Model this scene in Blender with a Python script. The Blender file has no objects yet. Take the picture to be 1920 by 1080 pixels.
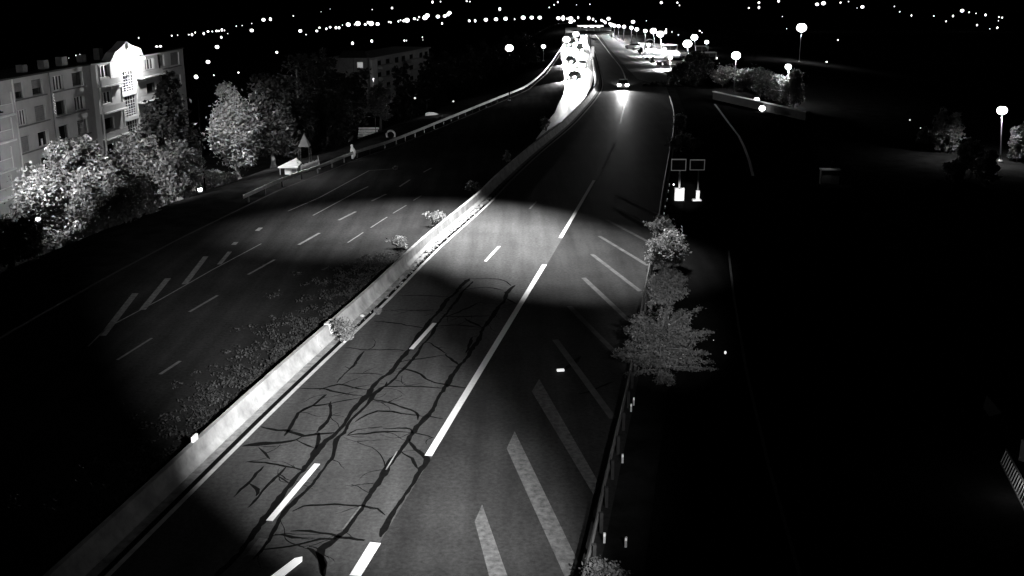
import bpy, math, random
import numpy as np
from mathutils import Vector, Matrix
sc = bpy.context.scene
COL = sc.collection
random.seed(7)
R = math.radians

# ------------------------------------------------------------------ camera, world, moon, exposure
F_PX = 2000.0
PITCH = math.atan(580.0 / F_PX)
CAM = Vector((0, 0, 16.3))
cd = bpy.data.cameras.new('camera'); cam = bpy.data.objects.new('camera', cd); COL.objects.link(cam)
cam.location = CAM; cam.rotation_euler = (math.pi / 2 - PITCH, 0, 0)
cd.sensor_width = 36; cd.lens = F_PX / 1920 * 36; cd.clip_start = 0.1; cd.clip_end = 6000
sc.camera = cam
world = bpy.data.worlds.new('World'); sc.world = world; world.use_nodes = True
wn = world.node_tree.nodes; wl = world.node_tree.links
bg = wn['Background']; sky = wn.new('ShaderNodeTexSky'); sky.sky_type = 'NISHITA'; sky.sun_disc = False
sky.sun_elevation = R(12); sky.sun_rotation = R(140)
bw = wn.new('ShaderNodeRGBToBW'); wl.new(sky.outputs[0], bw.inputs[0]); wl.new(bw.outputs[0], bg.inputs[0])
bg.inputs[1].default_value = 0.0002
sd = bpy.data.lights.new('moon', 'SUN'); sd.energy = 0.004; sd.angle = R(0.5)
so = bpy.data.objects.new('moon', sd); COL.objects.link(so)
so.rotation_euler = (R(60), 0, R(140))
sc.view_settings.view_transform = 'Standard'; sc.view_settings.look = 'None'
sc.view_settings.exposure = 0; sc.view_settings.gamma = 1; sc.view_settings.use_curve_mapping = False
sc.cycles.use_denoising = True
sc.cycles.sample_clamp_indirect = 4
sc.cycles.max_bounces = 4

def spot(name, loc, target, power, size, blend=1.0, radius=0.15, sx=1, sy=1, roll=0):
    d = bpy.data.lights.new(name, 'SPOT'); d.energy = power; d.spot_size = R(size); d.spot_blend = blend
    d.shadow_soft_size = radius
    o = bpy.data.objects.new(name, d); COL.objects.link(o)
    v = (Vector(target) - Vector(loc)).normalized()
    q = v.to_track_quat('-Z', 'Y')
    o.matrix_world = Matrix.Translation(Vector(loc)) @ q.to_matrix().to_4x4() @ Matrix.Rotation(R(roll), 4, 'Z') @ Matrix.Diagonal((sx, sy, 1, 1))
    return o
def lamp(name, loc, power, radius=0.2, parent=None):
    d = bpy.data.lights.new(name, 'POINT'); d.energy = power; d.shadow_soft_size = radius
    o = bpy.data.objects.new(name, d); COL.objects.link(o); o.location = loc
    if parent:
        o.parent = parent; o.location = Vector(loc) - parent.location
    return o

# pixel (of the 1920x1080 photograph) -> point of the place
cp, sp = math.cos(PITCH), math.sin(PITCH)
def ray(px, py):
    x = (px - 960) / F_PX; y = (540 - py) / F_PX
    return Vector((x, cp + y * sp, -sp + y * cp))
def G(px, py, z=0.0):
    d = ray(px, py); return CAM + d * ((z - CAM.z) / d.z)
def D(px, py, Y):
    d = ray(px, py); return CAM + d * (Y / d.y)
def px_m(p):                     # metres covered by one pixel at point p
    v = Vector(p) - CAM
    return (v.y * cp - v.z * sp) / F_PX

# added spots without fixtures: near road, glare band, barrier, shrub, signs
spot('mast_floodlight', (9.0, -1.0, 18.0), G(660, 800), 340000, 23, 1.0, 0.2, 0.76, 1.15, 20)
spot('mast_floodlight', (6.0, -1.0, 18.0), G(920, 790), 25000, 20, 1.0, 0.2)
spot('gantry_floodlight', (-1.5, 68, 21.0), G(900, 440), 70000, 54, 1.0, 0.3, 0.95, 1.15, 0)  # overhead spots added to imitate the veiling glare band
spot('gantry_floodlight', (5.0, 60, 21.0), G(1085, 487), 64000, 53, 1.0, 0.3, 0.92, 1.05, 0)
spot('gantry_floodlight', (-8.0, 72, 21.0), G(745, 424), 85000, 66, 1.0, 0.3, 1.0, 0.8, 0)
spot('mast_floodlight', (6.0, -1.0, 18.0), G(400, 930), 1500, 20, 1.0, 0.2)
spot('mast_floodlight', (9.0, -1.0, 18.0), G(745, 545), 80000, 5.5, 1.0, 0.2)
spot('mast_floodlight', (4.0, -1.0, 18.0), G(1238, 610), 75000, 8, 1.0, 0.2)
spot('sign_floodlight', (2.0, 0.0, 18.0), G(1288, 368), 420000, 1.9, 0.7, 0.1)  # added to brighten the white sign bases

# ------------------------------------------------------------------ materials (all neutral: a monochrome camera)
def mat(name, v, v2=None, scale=5.0, rough=0.8, bump=0.0, detail=6, metal=0.0, spec=0.3, emit=None, stretch=None):
    m = bpy.data.materials.new(name); m.use_nodes = True
    nt = m.node_tree; b = nt.nodes['Principled BSDF']
    b.inputs['Roughness'].default_value = rough; b.inputs['Metallic'].default_value = metal
    b.inputs['Specular IOR Level'].default_value = spec
    b.inputs['Base Color'].default_value = (v, v, v, 1)
    if emit is not None:
        b.inputs['Emission Color'].default_value = (1, 1, 1, 1); b.inputs['Emission Strength'].default_value = emit
    if v2 is not None:
        tc = nt.nodes.new('ShaderNodeTexCoord'); mp = nt.nodes.new('ShaderNodeMapping')
        nt.links.new(tc.outputs['Object'], mp.inputs[0])
        if stretch: mp.inputs['Scale'].default_value = stretch
        n = nt.nodes.new('ShaderNodeTexNoise'); n.inputs['Scale'].default_value = scale; n.inputs['Detail'].default_value = detail
        n.inputs['Roughness'].default_value = 0.65
        nt.links.new(mp.outputs[0], n.inputs['Vector'])
        r = nt.nodes.new('ShaderNodeValToRGB'); r.color_ramp.elements[0].position = 0.32; r.color_ramp.elements[1].position = 0.68
        r.color_ramp.elements[0].color = (v, v, v, 1); r.color_ramp.elements[1].color = (v2, v2, v2, 1)
        nt.links.new(n.outputs[0], r.inputs[0]); nt.links.new(r.outputs[0], b.inputs['Base Color'])
        if bump:
            bp = nt.nodes.new('ShaderNodeBump'); bp.inputs['Strength'].default_value = bump; bp.inputs['Distance'].default_value = 0.05
            nt.links.new(n.outputs[0], bp.inputs['Height']); nt.links.new(bp.outputs[0], b.inputs['Normal'])
    return m
def asphalt(name, lo, hi, fine=6.0, spec=0.12):
    """two scales of mottling: aggregate and worn wheel tracks / damp areas"""
    m = mat(name, lo, hi, 0.22, 0.62, 0.0, 5, spec=spec)
    nt = m.node_tree; b = nt.nodes['Principled BSDF']
    ramp = [n for n in nt.nodes if n.bl_idname == 'ShaderNodeValToRGB'][0]
    tc = [n for n in nt.nodes if n.bl_idname == 'ShaderNodeTexCoord'][0]
    n2 = nt.nodes.new('ShaderNodeTexNoise'); n2.inputs['Scale'].default_value = fine; n2.inputs['Detail'].default_value = 9; n2.inputs['Roughness'].default_value = .75
    nt.links.new(tc.outputs['Object'], n2.inputs['Vector'])
    mr = nt.nodes.new('ShaderNodeMapRange'); mr.inputs[3].default_value = 0.45; mr.inputs[4].default_value = 1.55
    mr.inputs[1].default_value = 0.25; mr.inputs[2].default_value = 0.75
    nt.links.new(n2.outputs[0], mr.inputs[0])
    mx = nt.nodes.new('ShaderNodeVectorMath'); mx.operation = 'SCALE'
    mp = nt.nodes.new('ShaderNodeMapping'); mp.inputs['Rotation'].default_value = (0, 0, R(11)); mp.inputs['Scale'].default_value = (1.1, .07, 1)
    n3 = nt.nodes.new('ShaderNodeTexNoise'); n3.inputs['Scale'].default_value = 1.0; n3.inputs['Detail'].default_value = 5
    m3 = nt.nodes.new('ShaderNodeMapRange'); m3.inputs[1].default_value = .3; m3.inputs[2].default_value = .7; m3.inputs[3].default_value = .72; m3.inputs[4].default_value = 1.25
    mu = nt.nodes.new('ShaderNodeMath'); mu.operation = 'MULTIPLY'
    nt.links.new(tc.outputs['Object'], mp.inputs[0]); nt.links.new(mp.outputs[0], n3.inputs['Vector']); nt.links.new(n3.outputs[0], m3.inputs[0])
    nt.links.new(m3.outputs[0], mu.inputs[0]); nt.links.new(mr.outputs[0], mu.inputs[1])
    nt.links.new(ramp.outputs[0], mx.inputs[0]); nt.links.new(mu.outputs[0], mx.inputs['Scale'])
    nt.links.new(mx.outputs[0], b.inputs['Base Color'])
    bp = nt.nodes.new('ShaderNodeBump'); bp.inputs['Strength'].default_value = 0.25; bp.inputs['Distance'].default_value = 0.02
    nt.links.new(n2.outputs[0], bp.inputs['Height']); nt.links.new(bp.outputs[0], b.inputs['Normal'])
    return m
def leafmat(name, v, v2):
    m = mat(name, v, v2, 1.2, 0.45, spec=.5); nt = m.node_tree; b = nt.nodes['Principled BSDF']; out = nt.nodes['Material Output']
    ramp = [n for n in nt.nodes if n.bl_idname == 'ShaderNodeValToRGB'][0]
    tr = nt.nodes.new('ShaderNodeBsdfTranslucent'); mx = nt.nodes.new('ShaderNodeMixShader'); mx.inputs[0].default_value = .3
    nt.links.new(ramp.outputs[0], tr.inputs[0]); nt.links.new(b.outputs[0], mx.inputs[1]); nt.links.new(tr.outputs[0], mx.inputs[2]); nt.links.new(mx.outputs[0], out.inputs[0])
    return m
M = dict(
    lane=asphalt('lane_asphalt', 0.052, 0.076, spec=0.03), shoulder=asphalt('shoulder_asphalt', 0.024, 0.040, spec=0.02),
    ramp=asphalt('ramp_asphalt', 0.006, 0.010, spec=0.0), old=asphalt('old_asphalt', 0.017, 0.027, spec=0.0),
    tar=mat('sealing_tar', 0.003, 0.007, 6, 0.9, spec=0.05),
    paint=mat('road_paint', 0.72, 0.86, 9, 0.6, 0.1), worn=mat('worn_paint', 0.05, 0.40, 5, 0.8, stretch=(1, 1, 1)),
    faint=mat('faint_paint', 0.035, 0.085, 4, 0.8), joint=mat('old_joint', 0.06, 0.16, 6, 0.8),
    hatch=mat('hatch_paint', 0.04, 0.14, 4.5, 0.8), lp=mat('left_paint', 0.055, 0.11, 3, 0.8), thin=mat('nearly_gone_paint', 0.045, 0.10, 1.6, 0.8), black=mat('black_pole', 0.004, spec=0.0),
    concrete=mat('barrier_concrete', 0.26, 0.56, 1.1, 0.85, 0.3, 9), gutter=mat('gutter_grit', 0.14, 0.42, 2.2, 0.9, 0.5, 9),
    steel=mat('galvanised_steel', 0.35, 0.5, 4, 0.5, metal=0.5), white=mat('white_plastic', 0.85, 0.9, 3, 0.4),
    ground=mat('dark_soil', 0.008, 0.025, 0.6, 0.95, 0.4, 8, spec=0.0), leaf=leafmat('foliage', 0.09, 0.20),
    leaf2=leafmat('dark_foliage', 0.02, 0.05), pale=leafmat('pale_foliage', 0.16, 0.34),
    bark=mat('bark', 0.08, 0.16, 6, 0.9, 0.5), wall=mat('render_wall', 0.34, 0.44, 0.5, 0.9, 0.1, 8),
    wallw=mat('white_render', 0.6, 0.74, 1.1, 0.9, 0.1, 8), roof=mat('roof_felt', 0.03, 0.05, 0.8, 0.95),
    frame=mat('window_frame', 0.6, 0.7, 4, 0.5), dframe=mat('dark_frame', 0.10, 0.15, 4, 0.5),
    shutter=mat('roller_shutter', 0.16, 0.22, 2, 0.7), glass=mat('dark_glass', 0.012, rough=0.15, spec=0.5),
    ledge=mat('stained_ledge', 0.10, 0.16, 2, 0.9), pole=mat('pole_steel', 0.3, 0.4, 3, 0.5),
    dark=mat('dark_metal', 0.03, 0.05, 3, 0.6), tyre=mat('tyre_rubber', 0.02, 0.03, 5, 0.9),
    carw=mat('pale_car_paint', 0.55, 0.6, 1, 0.3), card=mat('dark_car_paint', 0.06, 0.08, 1, 0.3),
    pave=mat('parking_concrete', 0.25, 0.42, 0.8, 0.85, 0.1, 8),
    litw=mat('lit_window', 0.8, emit=0.55), bulb=mat('lamp_bulb', 0.8, emit=7.0), farbulb=mat('far_lamp_bulb', 0.8, emit=3.0),
    dimbulb=mat('dim_lamp_bulb', 0.8, emit=0.9), fairy=mat('fairy_bulb', 0.8, emit=0.8), head=mat('headlamp', 0.9, emit=25.0),
    stone=mat('pale_stone', 0.6, 0.8, 9, 0.8),
)

# ------------------------------------------------------------------ mesh helpers
class MB:
    def __init__(s): s.v = []; s.f = []
    def add(s, vs, fs):
        n = len(s.v); s.v += [tuple(v) for v in vs]; s.f += [tuple(i + n for i in f) for f in fs]; return s
    def quad(s, a, b, c, d): return s.add([a, b, c, d], [(0, 1, 2, 3)])
    def box(s, c, size, rz=0, bev=0.0):
        hx, hy, hz = size[0] / 2, size[1] / 2, size[2] / 2
        ca, sa = math.cos(rz), math.sin(rz); vs = []
        for z in (-hz, hz):
            for x, y in ((-hx, -hy), (hx, -hy), (hx, hy), (-hx, hy)):
                vs.append((c[0] + x * ca - y * sa, c[1] + x * sa + y * ca, c[2] + z))
        return s.add(vs, [(3, 2, 1, 0), (4, 5, 6, 7), (0, 1, 5, 4), (1, 2, 6, 5), (2, 3, 7, 6), (3, 0, 4, 7)])
    def tube(s, pts, radii, k=8, caps=True):
        pts = [Vector(p) for p in pts]
        if not hasattr(radii, '__len__'): radii = [radii] * len(pts)
        rings = []
        for i, p in enumerate(pts):
            t = (pts[min(i + 1, len(pts) - 1)] - pts[max(i - 1, 0)]).normalized()
            a = t.orthogonal().normalized() if abs(t.z) > .9 else t.cross(Vector((0, 0, 1))).normalized()
            b = t.cross(a)
            rings.append([p + (a * math.cos(2 * math.pi * j / k) + b * math.sin(2 * math.pi * j / k)) * radii[i] for j in range(k)])
        vs = [v for r in rings for v in r]; fs = []
        for i in range(len(pts) - 1):
            for j in range(k):
                fs.append((i * k + j, i * k + (j + 1) % k, (i + 1) * k + (j + 1) % k, (i + 1) * k + j))
        if caps: fs += [tuple(range(k))[::-1], tuple((len(pts) - 1) * k + j for j in range(k))]
        return s.add(vs, fs)
    def ball(s, c, r, sq=1.0, n=8, m=6):
        vs = []; fs = []
        for i in range(m + 1):
            th = math.pi * i / m
            for j in range(n):
                ph = 2 * math.pi * j / n
                vs.append((c[0] + r * math.sin(th) * math.cos(ph), c[1] + r * math.sin(th) * math.sin(ph), c[2] + r * sq * math.cos(th)))
        for i in range(m):
            for j in range(n): fs.append((i * n + j, (i + 1) * n + j, (i + 1) * n + (j + 1) % n, i * n + (j + 1) % n))
        return s.add(vs, fs)
    def loft(s, prof_a, prof_b, caps=True):
        k = len(prof_a)
        fs = [(j, (j + 1) % k, k + (j + 1) % k, k + j) for j in range(k)]
        if caps: fs += [tuple(range(k))[::-1], tuple(k + j for j in range(k))]
        return s.add(list(prof_a) + list(prof_b), fs)
    def build(s, name, m, parent=None, smooth=False):
        off = parent_loc(parent)
        me = bpy.data.meshes.new(name)
        me.from_pydata([(v[0] - off[0], v[1] - off[1], v[2] - off[2]) for v in s.v], [], s.f)
        me.materials.append(m)
        if smooth: me.polygons.foreach_set('use_smooth', [True] * len(me.polygons))
        me.update()
        o = bpy.data.objects.new(name, me); COL.objects.link(o)
        if parent: o.parent = parent
        return o
def parent_loc(p):
    v = Vector((0, 0, 0))
    while p: v += Vector(p.location); p = p.parent
    return v
def tag(o, label=None, cat=None, group=None, kind=None):
    if label: o['label'] = label
    if cat: o['category'] = cat
    if group: o['group'] = group
    if kind: o['kind'] = kind
    return o
def thing(name, label, cat, loc, group=None):
    o = bpy.data.objects.new(name, None); COL.objects.link(o); o.location = loc; o.empty_display_size = 0.2
    return tag(o, label, cat, group)
def copy_tree(o, parent=None):
    c = o.copy(); COL.objects.link(c); c.parent = parent
    for ch in o.children: copy_tree(ch, c)
    return c
def ribbon(pts, w, z, mb=None, jitter=0.0):
    mb = mb or MB(); pts = [Vector((p[0], p[1], z)) for p in pts]
    if not hasattr(w, '__len__'): w = [w] * len(pts)
    L = []; Rr = []
    for i, p in enumerate(pts):
        t = (pts[min(i + 1, len(pts) - 1)] - pts[max(i - 1, 0)]); t.z = 0; t.normalize()
        n = Vector((-t.y, t.x, 0)) * (w[i] / 2)
        if jitter: n *= 1 + random.uniform(-jitter, jitter)
        L.append(p + n); Rr.append(p - n)
    k = len(pts)
    mb.add(L + Rr, [(i, k + i, k + i + 1, i + 1) for i in range(k - 1)])
    return mb
def interp(pts, y):
    if y <= pts[0][1]: a, b = pts[0], pts[1]
    elif y >= pts[-1][1]: a, b = pts[-2], pts[-1]
    else:
        for a, b in zip(pts, pts[1:]):
            if a[1] <= y <= b[1]: break
    t = (y - a[1]) / (b[1] - a[1]); return a[0] + (b[0] - a[0]) * t
def gp(l, z=0.0):
    return sorted([tuple(G(x, y, z)[:2]) for x, y in l], key=lambda p: p[1])
def smooth_line(pts, step=3.0):
    """catmull-rom through world points"""
    P = [Vector((p[0], p[1], 0)) for p in pts]; out = []
    for i in range(len(P) - 1):
        p0, p1, p2, p3 = P[max(i - 1, 0)], P[i], P[i + 1], P[min(i + 2, len(P) - 1)]
        n = max(1, int((p2 - p1).length / step))
        for k in range(n):
            t = k / n
            out.append(0.5 * ((2 * p1) + (p2 - p0) * t + (2 * p0 - 5 * p1 + 4 * p2 - p3) * t * t + (3 * p1 - p0 - 3 * p2 + p3) * t ** 3))
    out.append(P[-1]); return [(p.x, p.y) for p in out]
def ss(t): t = min(1, max(0, t)); return t * t * (3 - 2 * t)

# ------------------------------------------------------------------ the lines that shape the place
LE = gp([(1105, 60), (1108, 75), (1110, 87), (1117, 100), (1125, 130), (1130, 160), (1120, 182), (1100, 207), (1072, 237), (1010, 290), (955, 342), (917, 382), (822, 467), (731, 560), (615, 671), (494, 788), (336, 946), (209, 1073), (69, 1213)])
RE = gp([(1112, 60), (1128, 80), (1147, 105), (1166, 130), (1176, 165), (1172, 195), (1162, 232), (1153, 267), (1130, 315), (1115, 338), (1050, 447), (1022, 494), (909, 680), (803, 855), (702, 1018), (666, 1080), (600, 1200)])
LV = gp([(1066, 60), (1058, 82), (1044, 105), (1020, 138), (985, 168), (930, 192), (830, 234), (730, 275), (660, 298), (602, 322), (512, 356), (325, 446), (190, 516), (0, 622), (-200, 742)])
LV = [(-36, -30), (-33, 0)] + LV
GRl = gp([(1250, 165), (1262, 200), (1263, 240), (1257, 275), (1245, 342), (1230, 440), (1220, 487), (1202, 582), (1178, 713), (1138, 884), (1097, 1064)], 0.72)
GR = [(-3.5, -5), (-0.5, 14)] + GRl
def terrain(x, y):
    d = interp(LV, y) - x
    h = -8 * ss((d - 3) / 24) - 5 * ss((y - 150) / 120) * ss(d / 60)
    e = x - interp(GR, min(y, 180)) - 25
    h -= 6 * ss(e / 60) * ss((y - 60) / 60)
    return h - 0.03
def on(x, y): return Vector((x, y, terrain(x, y)))

# ground
xs = sorted(set([-3000, -1500, -800, -500, -350, -250] + list(range(-200, -80, 12)) + list(range(-80, 60, 3)) + list(range(60, 200, 12)) + [250, 350, 500, 800, 1500, 3000]))
ys = sorted(set([-800, -200, -60] + list(range(-30, 170, 4)) + list(range(170, 420, 12)) + [450, 520, 650, 900, 1500, 3000, 5000]))
g = MB(); g.v = [(x, y, terrain(x, y) + (0.06 * math.sin(x * 1.3) * math.sin(y * .9) if terrain(x, y) < -.3 else 0)) for y in ys for x in xs]
nx = len(xs); g.f = [(j * nx + i, j * nx + i + 1, (j + 1) * nx + i + 1, (j + 1) * nx + i) for j in range(len(ys) - 1) for i in range(nx - 1)]
tag(g.build('ground', M['ground'], smooth=True), kind='structure')

# roads
def sheet(name, A, B, y0, y1, z, m, parent=None, off=(0, 0), step=3.0):
    mb = MB(); y = y0; rows = []
    while y <= y1 + .01: rows.append(y); y += step
    vs = []
    for y in rows: vs += [(interp(A, y) + off[0], y, z), (interp(B, y) + off[1], y, z)]
    mb.add(vs, [(2 * i, 2 * i + 1, 2 * i + 3, 2 * i + 2) for i in range(len(rows) - 1)])
    return mb.build(name, m, parent)
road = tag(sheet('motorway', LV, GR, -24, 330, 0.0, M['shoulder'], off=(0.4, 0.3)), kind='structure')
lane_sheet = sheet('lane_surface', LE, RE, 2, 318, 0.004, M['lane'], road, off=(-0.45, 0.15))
sheet('lane_surface', LV, LE, -20, 318, 0.003, M['old'], road, off=(0.6, -0.95))  # asphalt colour darkened to keep this carriageway in night shade
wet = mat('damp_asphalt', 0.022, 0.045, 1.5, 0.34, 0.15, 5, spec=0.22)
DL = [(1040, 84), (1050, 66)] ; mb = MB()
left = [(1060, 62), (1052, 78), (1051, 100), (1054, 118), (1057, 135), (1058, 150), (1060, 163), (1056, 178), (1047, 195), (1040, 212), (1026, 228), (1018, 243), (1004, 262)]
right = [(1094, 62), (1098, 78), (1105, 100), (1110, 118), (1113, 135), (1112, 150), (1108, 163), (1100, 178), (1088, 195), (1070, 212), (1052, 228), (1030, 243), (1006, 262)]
n_ = len(left); mb.add([tuple(G(x, y)[:2]) + (.006,) for x, y in left + right], [(i, i + 1, n_ + i + 1, n_ + i) for i in range(n_ - 1)]); mb.build('damp_patch', wet, road)  # headlight glare streak, put into the road's colour, gloss and outline
R2 = gp([(1340, 195), (1363, 226), (1385, 255), (1395, 275), (1405, 302), (1412, 330), (1398, 420), (1366, 470), (1376, 560), (1400, 700), (1440, 870), (1500, 1080)])
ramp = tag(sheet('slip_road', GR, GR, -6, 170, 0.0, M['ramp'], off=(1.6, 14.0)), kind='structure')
def mark(name, pts, w, m, z=0.008, par=None):
    return ribbon([tuple(G(x, y)[:2]) for x, y in pts], w, z).build(name, m, par or road)
def poly(name, pts, m, z=0.008, par=None):
    mb = MB(); mb.add([tuple(G(x, y)[:2]) + (z,) for x, y in pts], [tuple(range(len(pts)))]); return mb.build(name, m, par or road)

ribbon([(x, y) for x, y in smooth_line(LE)], 0.17, 0.009).build('edge_line', mat('edge_paint', 0.42, 0.66, 2, 0.8), road)
for a, b, w, m in [((666, 1080), (704, 1018), .34, 'paint'), ((803, 855), (1021, 496), .27, 'paint'), ((1051, 446), (1114, 338), .24, 'paint'),
                   ((1131, 313), (1153, 268), .16, 'worn'), ((1163, 232), (1174, 185), .22, 'paint')]:
    mark('edge_dash', [a, b], w, M[m], 0.011)
ribbon([p for p in smooth_line(RE) if p[1] > 168], 0.24, 0.009).build('edge_line', M['paint'], road)
for a, b, w, m in [((505, 977), (595, 870), .22, 'paint'), ((771, 655), (815, 606), .21, 'paint'), ((910, 490), (936, 462), .17, 'paint'), ((993, 392), (1006, 378), .15, 'worn'),
                   ((470, 1042), (494, 1010), .28, 'joint'), ((724, 881), (745, 846), .05, 'worn'), ((643, 993), (676, 950), .06, 'joint'),
                   ((1043, 328), (1052, 314), .12, 'faint'), ((1104, 262), (1112, 245), .12, 'faint')]:
    mark('lane_dash', [a, b], w, M[m], 0.012)
# left carriageway dashes and lines
for a, b, w, m in [((724, 364), (697, 377), .18, 'lp'), ((667, 397), (635, 413), .20, 'lp'), ((599, 437), (560, 459), .20, 'lp'), ((769, 337), (749, 350), .16, 'lp'),
                   ((809, 315), (794, 323), .14, 'lp'), ((515, 487), (465, 515), .16, 'lp'), ((408, 554), (355, 585), .16, 'lp'), ((285, 634), (220, 675), .13, 'lp'),
                   ((338, 677), (300, 702), .16, 'lp'), ((762, 385), (737, 400), .10, 'lp'), ((726, 407), (695, 427), .10, 'lp'), ((681, 436), (652, 455), .10, 'lp'), ((790, 367), (775, 376), .10, 'lp')]:
    mark('lane_dash', [a, b], w, M[m])
mark('edge_line', [(690, 350), (665, 362), (587, 404)], .12, M['lp'])
mark('edge_line', [(745, 316), (692, 320), (600, 370), (540, 396)], .10, M['lp'])  # outline of a glow patch, painted as a line
mark('edge_line', [(490, 457), (400, 505), (300, 562), (200, 615), (165, 650)], .08, M['joint'])
for a, b, w in [((386, 481), (346, 533), .32), ((315, 522), (267, 581), .34), ((254, 550), (192, 630), .34), ((431, 472), (411, 496), .26), ((443, 454), (438, 459), .3), ((489, 427), (482, 433), .3)]:
    mark('hatch_stripe', [a, b], w, M['hatch'])
# right hatched area
for q in [[(1011, 711), (997, 734), (1113, 928), (1124, 908)], [(965, 809), (950, 841), (1060, 1084), (1088, 1062)], [(904, 946), (890, 978), (930, 1130), (962, 1110)]]:
    poly('hatch_stripe', q, M['hatch'])
for a, b, w in [((1041, 637), (1150, 785), .30), ((1067, 574), (1160, 668), .28), ((1094, 521), (1180, 602), .28), ((1110, 477), (1200, 546), .26), ((1124, 443), (1215, 498), .26),
                ((1137, 412), (1224, 458), .26), ((1149, 387), (1228, 430), .24), ((1156, 364), (1232, 401), .24)]:
    mark('hatch_stripe', [a, b], w, M['thin'])
mark('edge_line', [(1340, 195), (1363, 226), (1385, 255), (1395, 275), (1405, 302), (1412, 330)], .26, M['hatch'], 0.012, ramp)
mark('edge_line', [(1366, 470), (1376, 560), (1400, 700), (1440, 870), (1500, 1080)], .12, M['joint'], 0.012, ramp)

# crack sealing, plus one shadow stroke in the same tar
CR = [
 (.15, [(879, 523), (842, 560), (821, 586), (798, 613), (745, 683), (720, 706), (694, 731), (690, 738), (661, 772), (633, 808), (602, 837), (581, 863), (565, 885), (510, 952), (476, 1002), (434, 1050), (405, 1085)]),
 (.10, [(886, 528), (865, 551), (847, 576), (826, 600), (812, 622), (782, 662), (764, 685), (736, 713), (713, 729), (696, 749), (661, 786), (644, 812), (628, 826), (626, 846), (622, 862), (595, 894), (565, 929), (528, 968), (499, 1020), (476, 1050)]),
 (.14, [(965, 535), (953, 546), (946, 562), (930, 583), (907, 616), (900, 630), (886, 655), (861, 687), (833, 727), (821, 750), (801, 780), (773, 814), (750, 843), (724, 882), (705, 908), (682, 949), (638, 1002), (606, 1030), (604, 1080)]),
 (.12, [(769, 823), (783, 849), (799, 859), (787, 884), (776, 908), (757, 929), (732, 972), (714, 1007)]), (.10, [(748, 849), (771, 859), (787, 880)]),
 (.12, [(491, 800), (533, 809), (567, 817), (600, 813), (630, 811)]), (.15, [(456, 836), (496, 833), (557, 824), (567, 817)]), (.11, [(489, 837), (497, 850), (504, 863)]),
 (.10, [(460, 867), (496, 867), (537, 874), (570, 883)]), (.07, [(563, 728), (600, 730), (650, 738), (685, 744)]), (.09, [(600, 730), (637, 721), (659, 728), (693, 731)]),
 (.10, [(613, 739), (585, 760), (561, 774), (557, 783), (545, 800), (533, 815)]), (.11, [(622, 752), (618, 780), (608, 795), (596, 811)]), (.09, [(596, 811), (596, 830), (593, 838), (557, 826)]),
 (.09, [(561, 772), (585, 761), (622, 757), (674, 746)]), (.07, [(701, 729), (767, 723), (830, 729)]), (.09, [(750, 690), (787, 702), (820, 719), (875, 727)]),
 (.06, [(650, 702), (681, 699), (705, 700), (718, 704)]), (.07, [(685, 657), (675, 669), (655, 692), (632, 718)]), (.06, [(638, 653), (689, 655), (759, 657)]),
 (.07, [(703, 602), (750, 608), (800, 615)]), (.06, [(731, 581), (775, 582), (819, 581)]), (.06, [(750, 554), (800, 555), (840, 556)]), (.06, [(870, 544), (909, 539), (944, 544)]),
 (.07, [(898, 567), (886, 574), (860, 585), (828, 595)]), (.07, [(824, 595), (870, 593), (921, 593)]), (.08, [(870, 597), (890, 607), (907, 616)]), (.07, [(817, 613), (856, 610), (893, 613)]),
 (.06, [(791, 643), (805, 641), (820, 653), (835, 664)]), (.12, [(835, 664), (851, 676), (861, 687)]), (.10, [(750, 680), (777, 674), (824, 667), (837, 666)]),
 (.08, [(886, 632), (881, 648), (872, 662)]), (.07, [(879, 634), (893, 632)]), (.06, [(875, 523), (915, 522), (944, 526), (958, 536)]), (.08, [(946, 559), (969, 569)]), (.05, [(942, 575), (969, 569)]),
 (.07, [(699, 747), (725, 755), (754, 765), (781, 772), (785, 788)]), (.07, [(667, 790), (690, 778), (708, 772), (763, 776), (795, 780)]), (.10, [(795, 780), (830, 786)]),
 (.07, [(650, 816), (669, 806), (690, 802)]), (.10, [(690, 802), (718, 800)]), (.07, [(716, 804), (771, 804), (775, 812)]), (.08, [(650, 816), (718, 810), (771, 812)]), (.10, [(771, 812), (813, 820)]),
 (.035, [(644, 819), (670, 828), (697, 841), (716, 859), (722, 880)]), (.09, [(551, 958), (570, 949), (641, 948), (682, 948), (709, 954), (723, 970)]),
 (.11, [(492, 1030), (560, 1023), (599, 1009), (634, 1009)]), (.12, [(547, 993), (597, 1000), (638, 1007), (684, 1013)]), (.10, [(514, 1004), (565, 1011), (590, 1008)]), (.13, [(579, 1025), (599, 1048), (606, 1080)]),
 (.09, [(496, 874), (469, 903), (437, 931)]), (.08, [(537, 877), (524, 890), (498, 915), (464, 952)]), (.09, [(524, 892), (544, 906)]), (.08, [(469, 903), (485, 917), (480, 931)]), (.04, [(659, 909), (702, 907)]),
 (.10, [(1085, 737), (1115, 731), (1150, 716)]), (.16, [(1058, 694), (1074, 682), (1090, 669)]), (.06, [(690, 742), (708, 737), (726, 716)]), (.05, [(657, 735), (654, 742)])]  # the broad short stroke paints the shadow beside the bright reflector
cm = MB()
for w, pts in CR:
    W = smooth_line([tuple(G(x, y)[:2]) for x, y in pts], 0.25)
    ph = random.uniform(0, 6); W = [(x + random.gauss(0, .014) + .035 * math.sin(i * .55 + ph), y + random.gauss(0, .03) + .06 * math.sin(i * .8 + ph)) for i, (x, y) in enumerate(W)]
    n = len(W)
    ribbon(W, [w * 1.5 * (0.3 if i in (0, n - 1) else .65 if i in (1, n - 2) else 1) * random.uniform(.7, 1.2) * (1 + .25 * math.sin(i * .37 + w * 90)) for i in range(n)], 0.0065, cm)
rr = random.Random(21)
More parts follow.
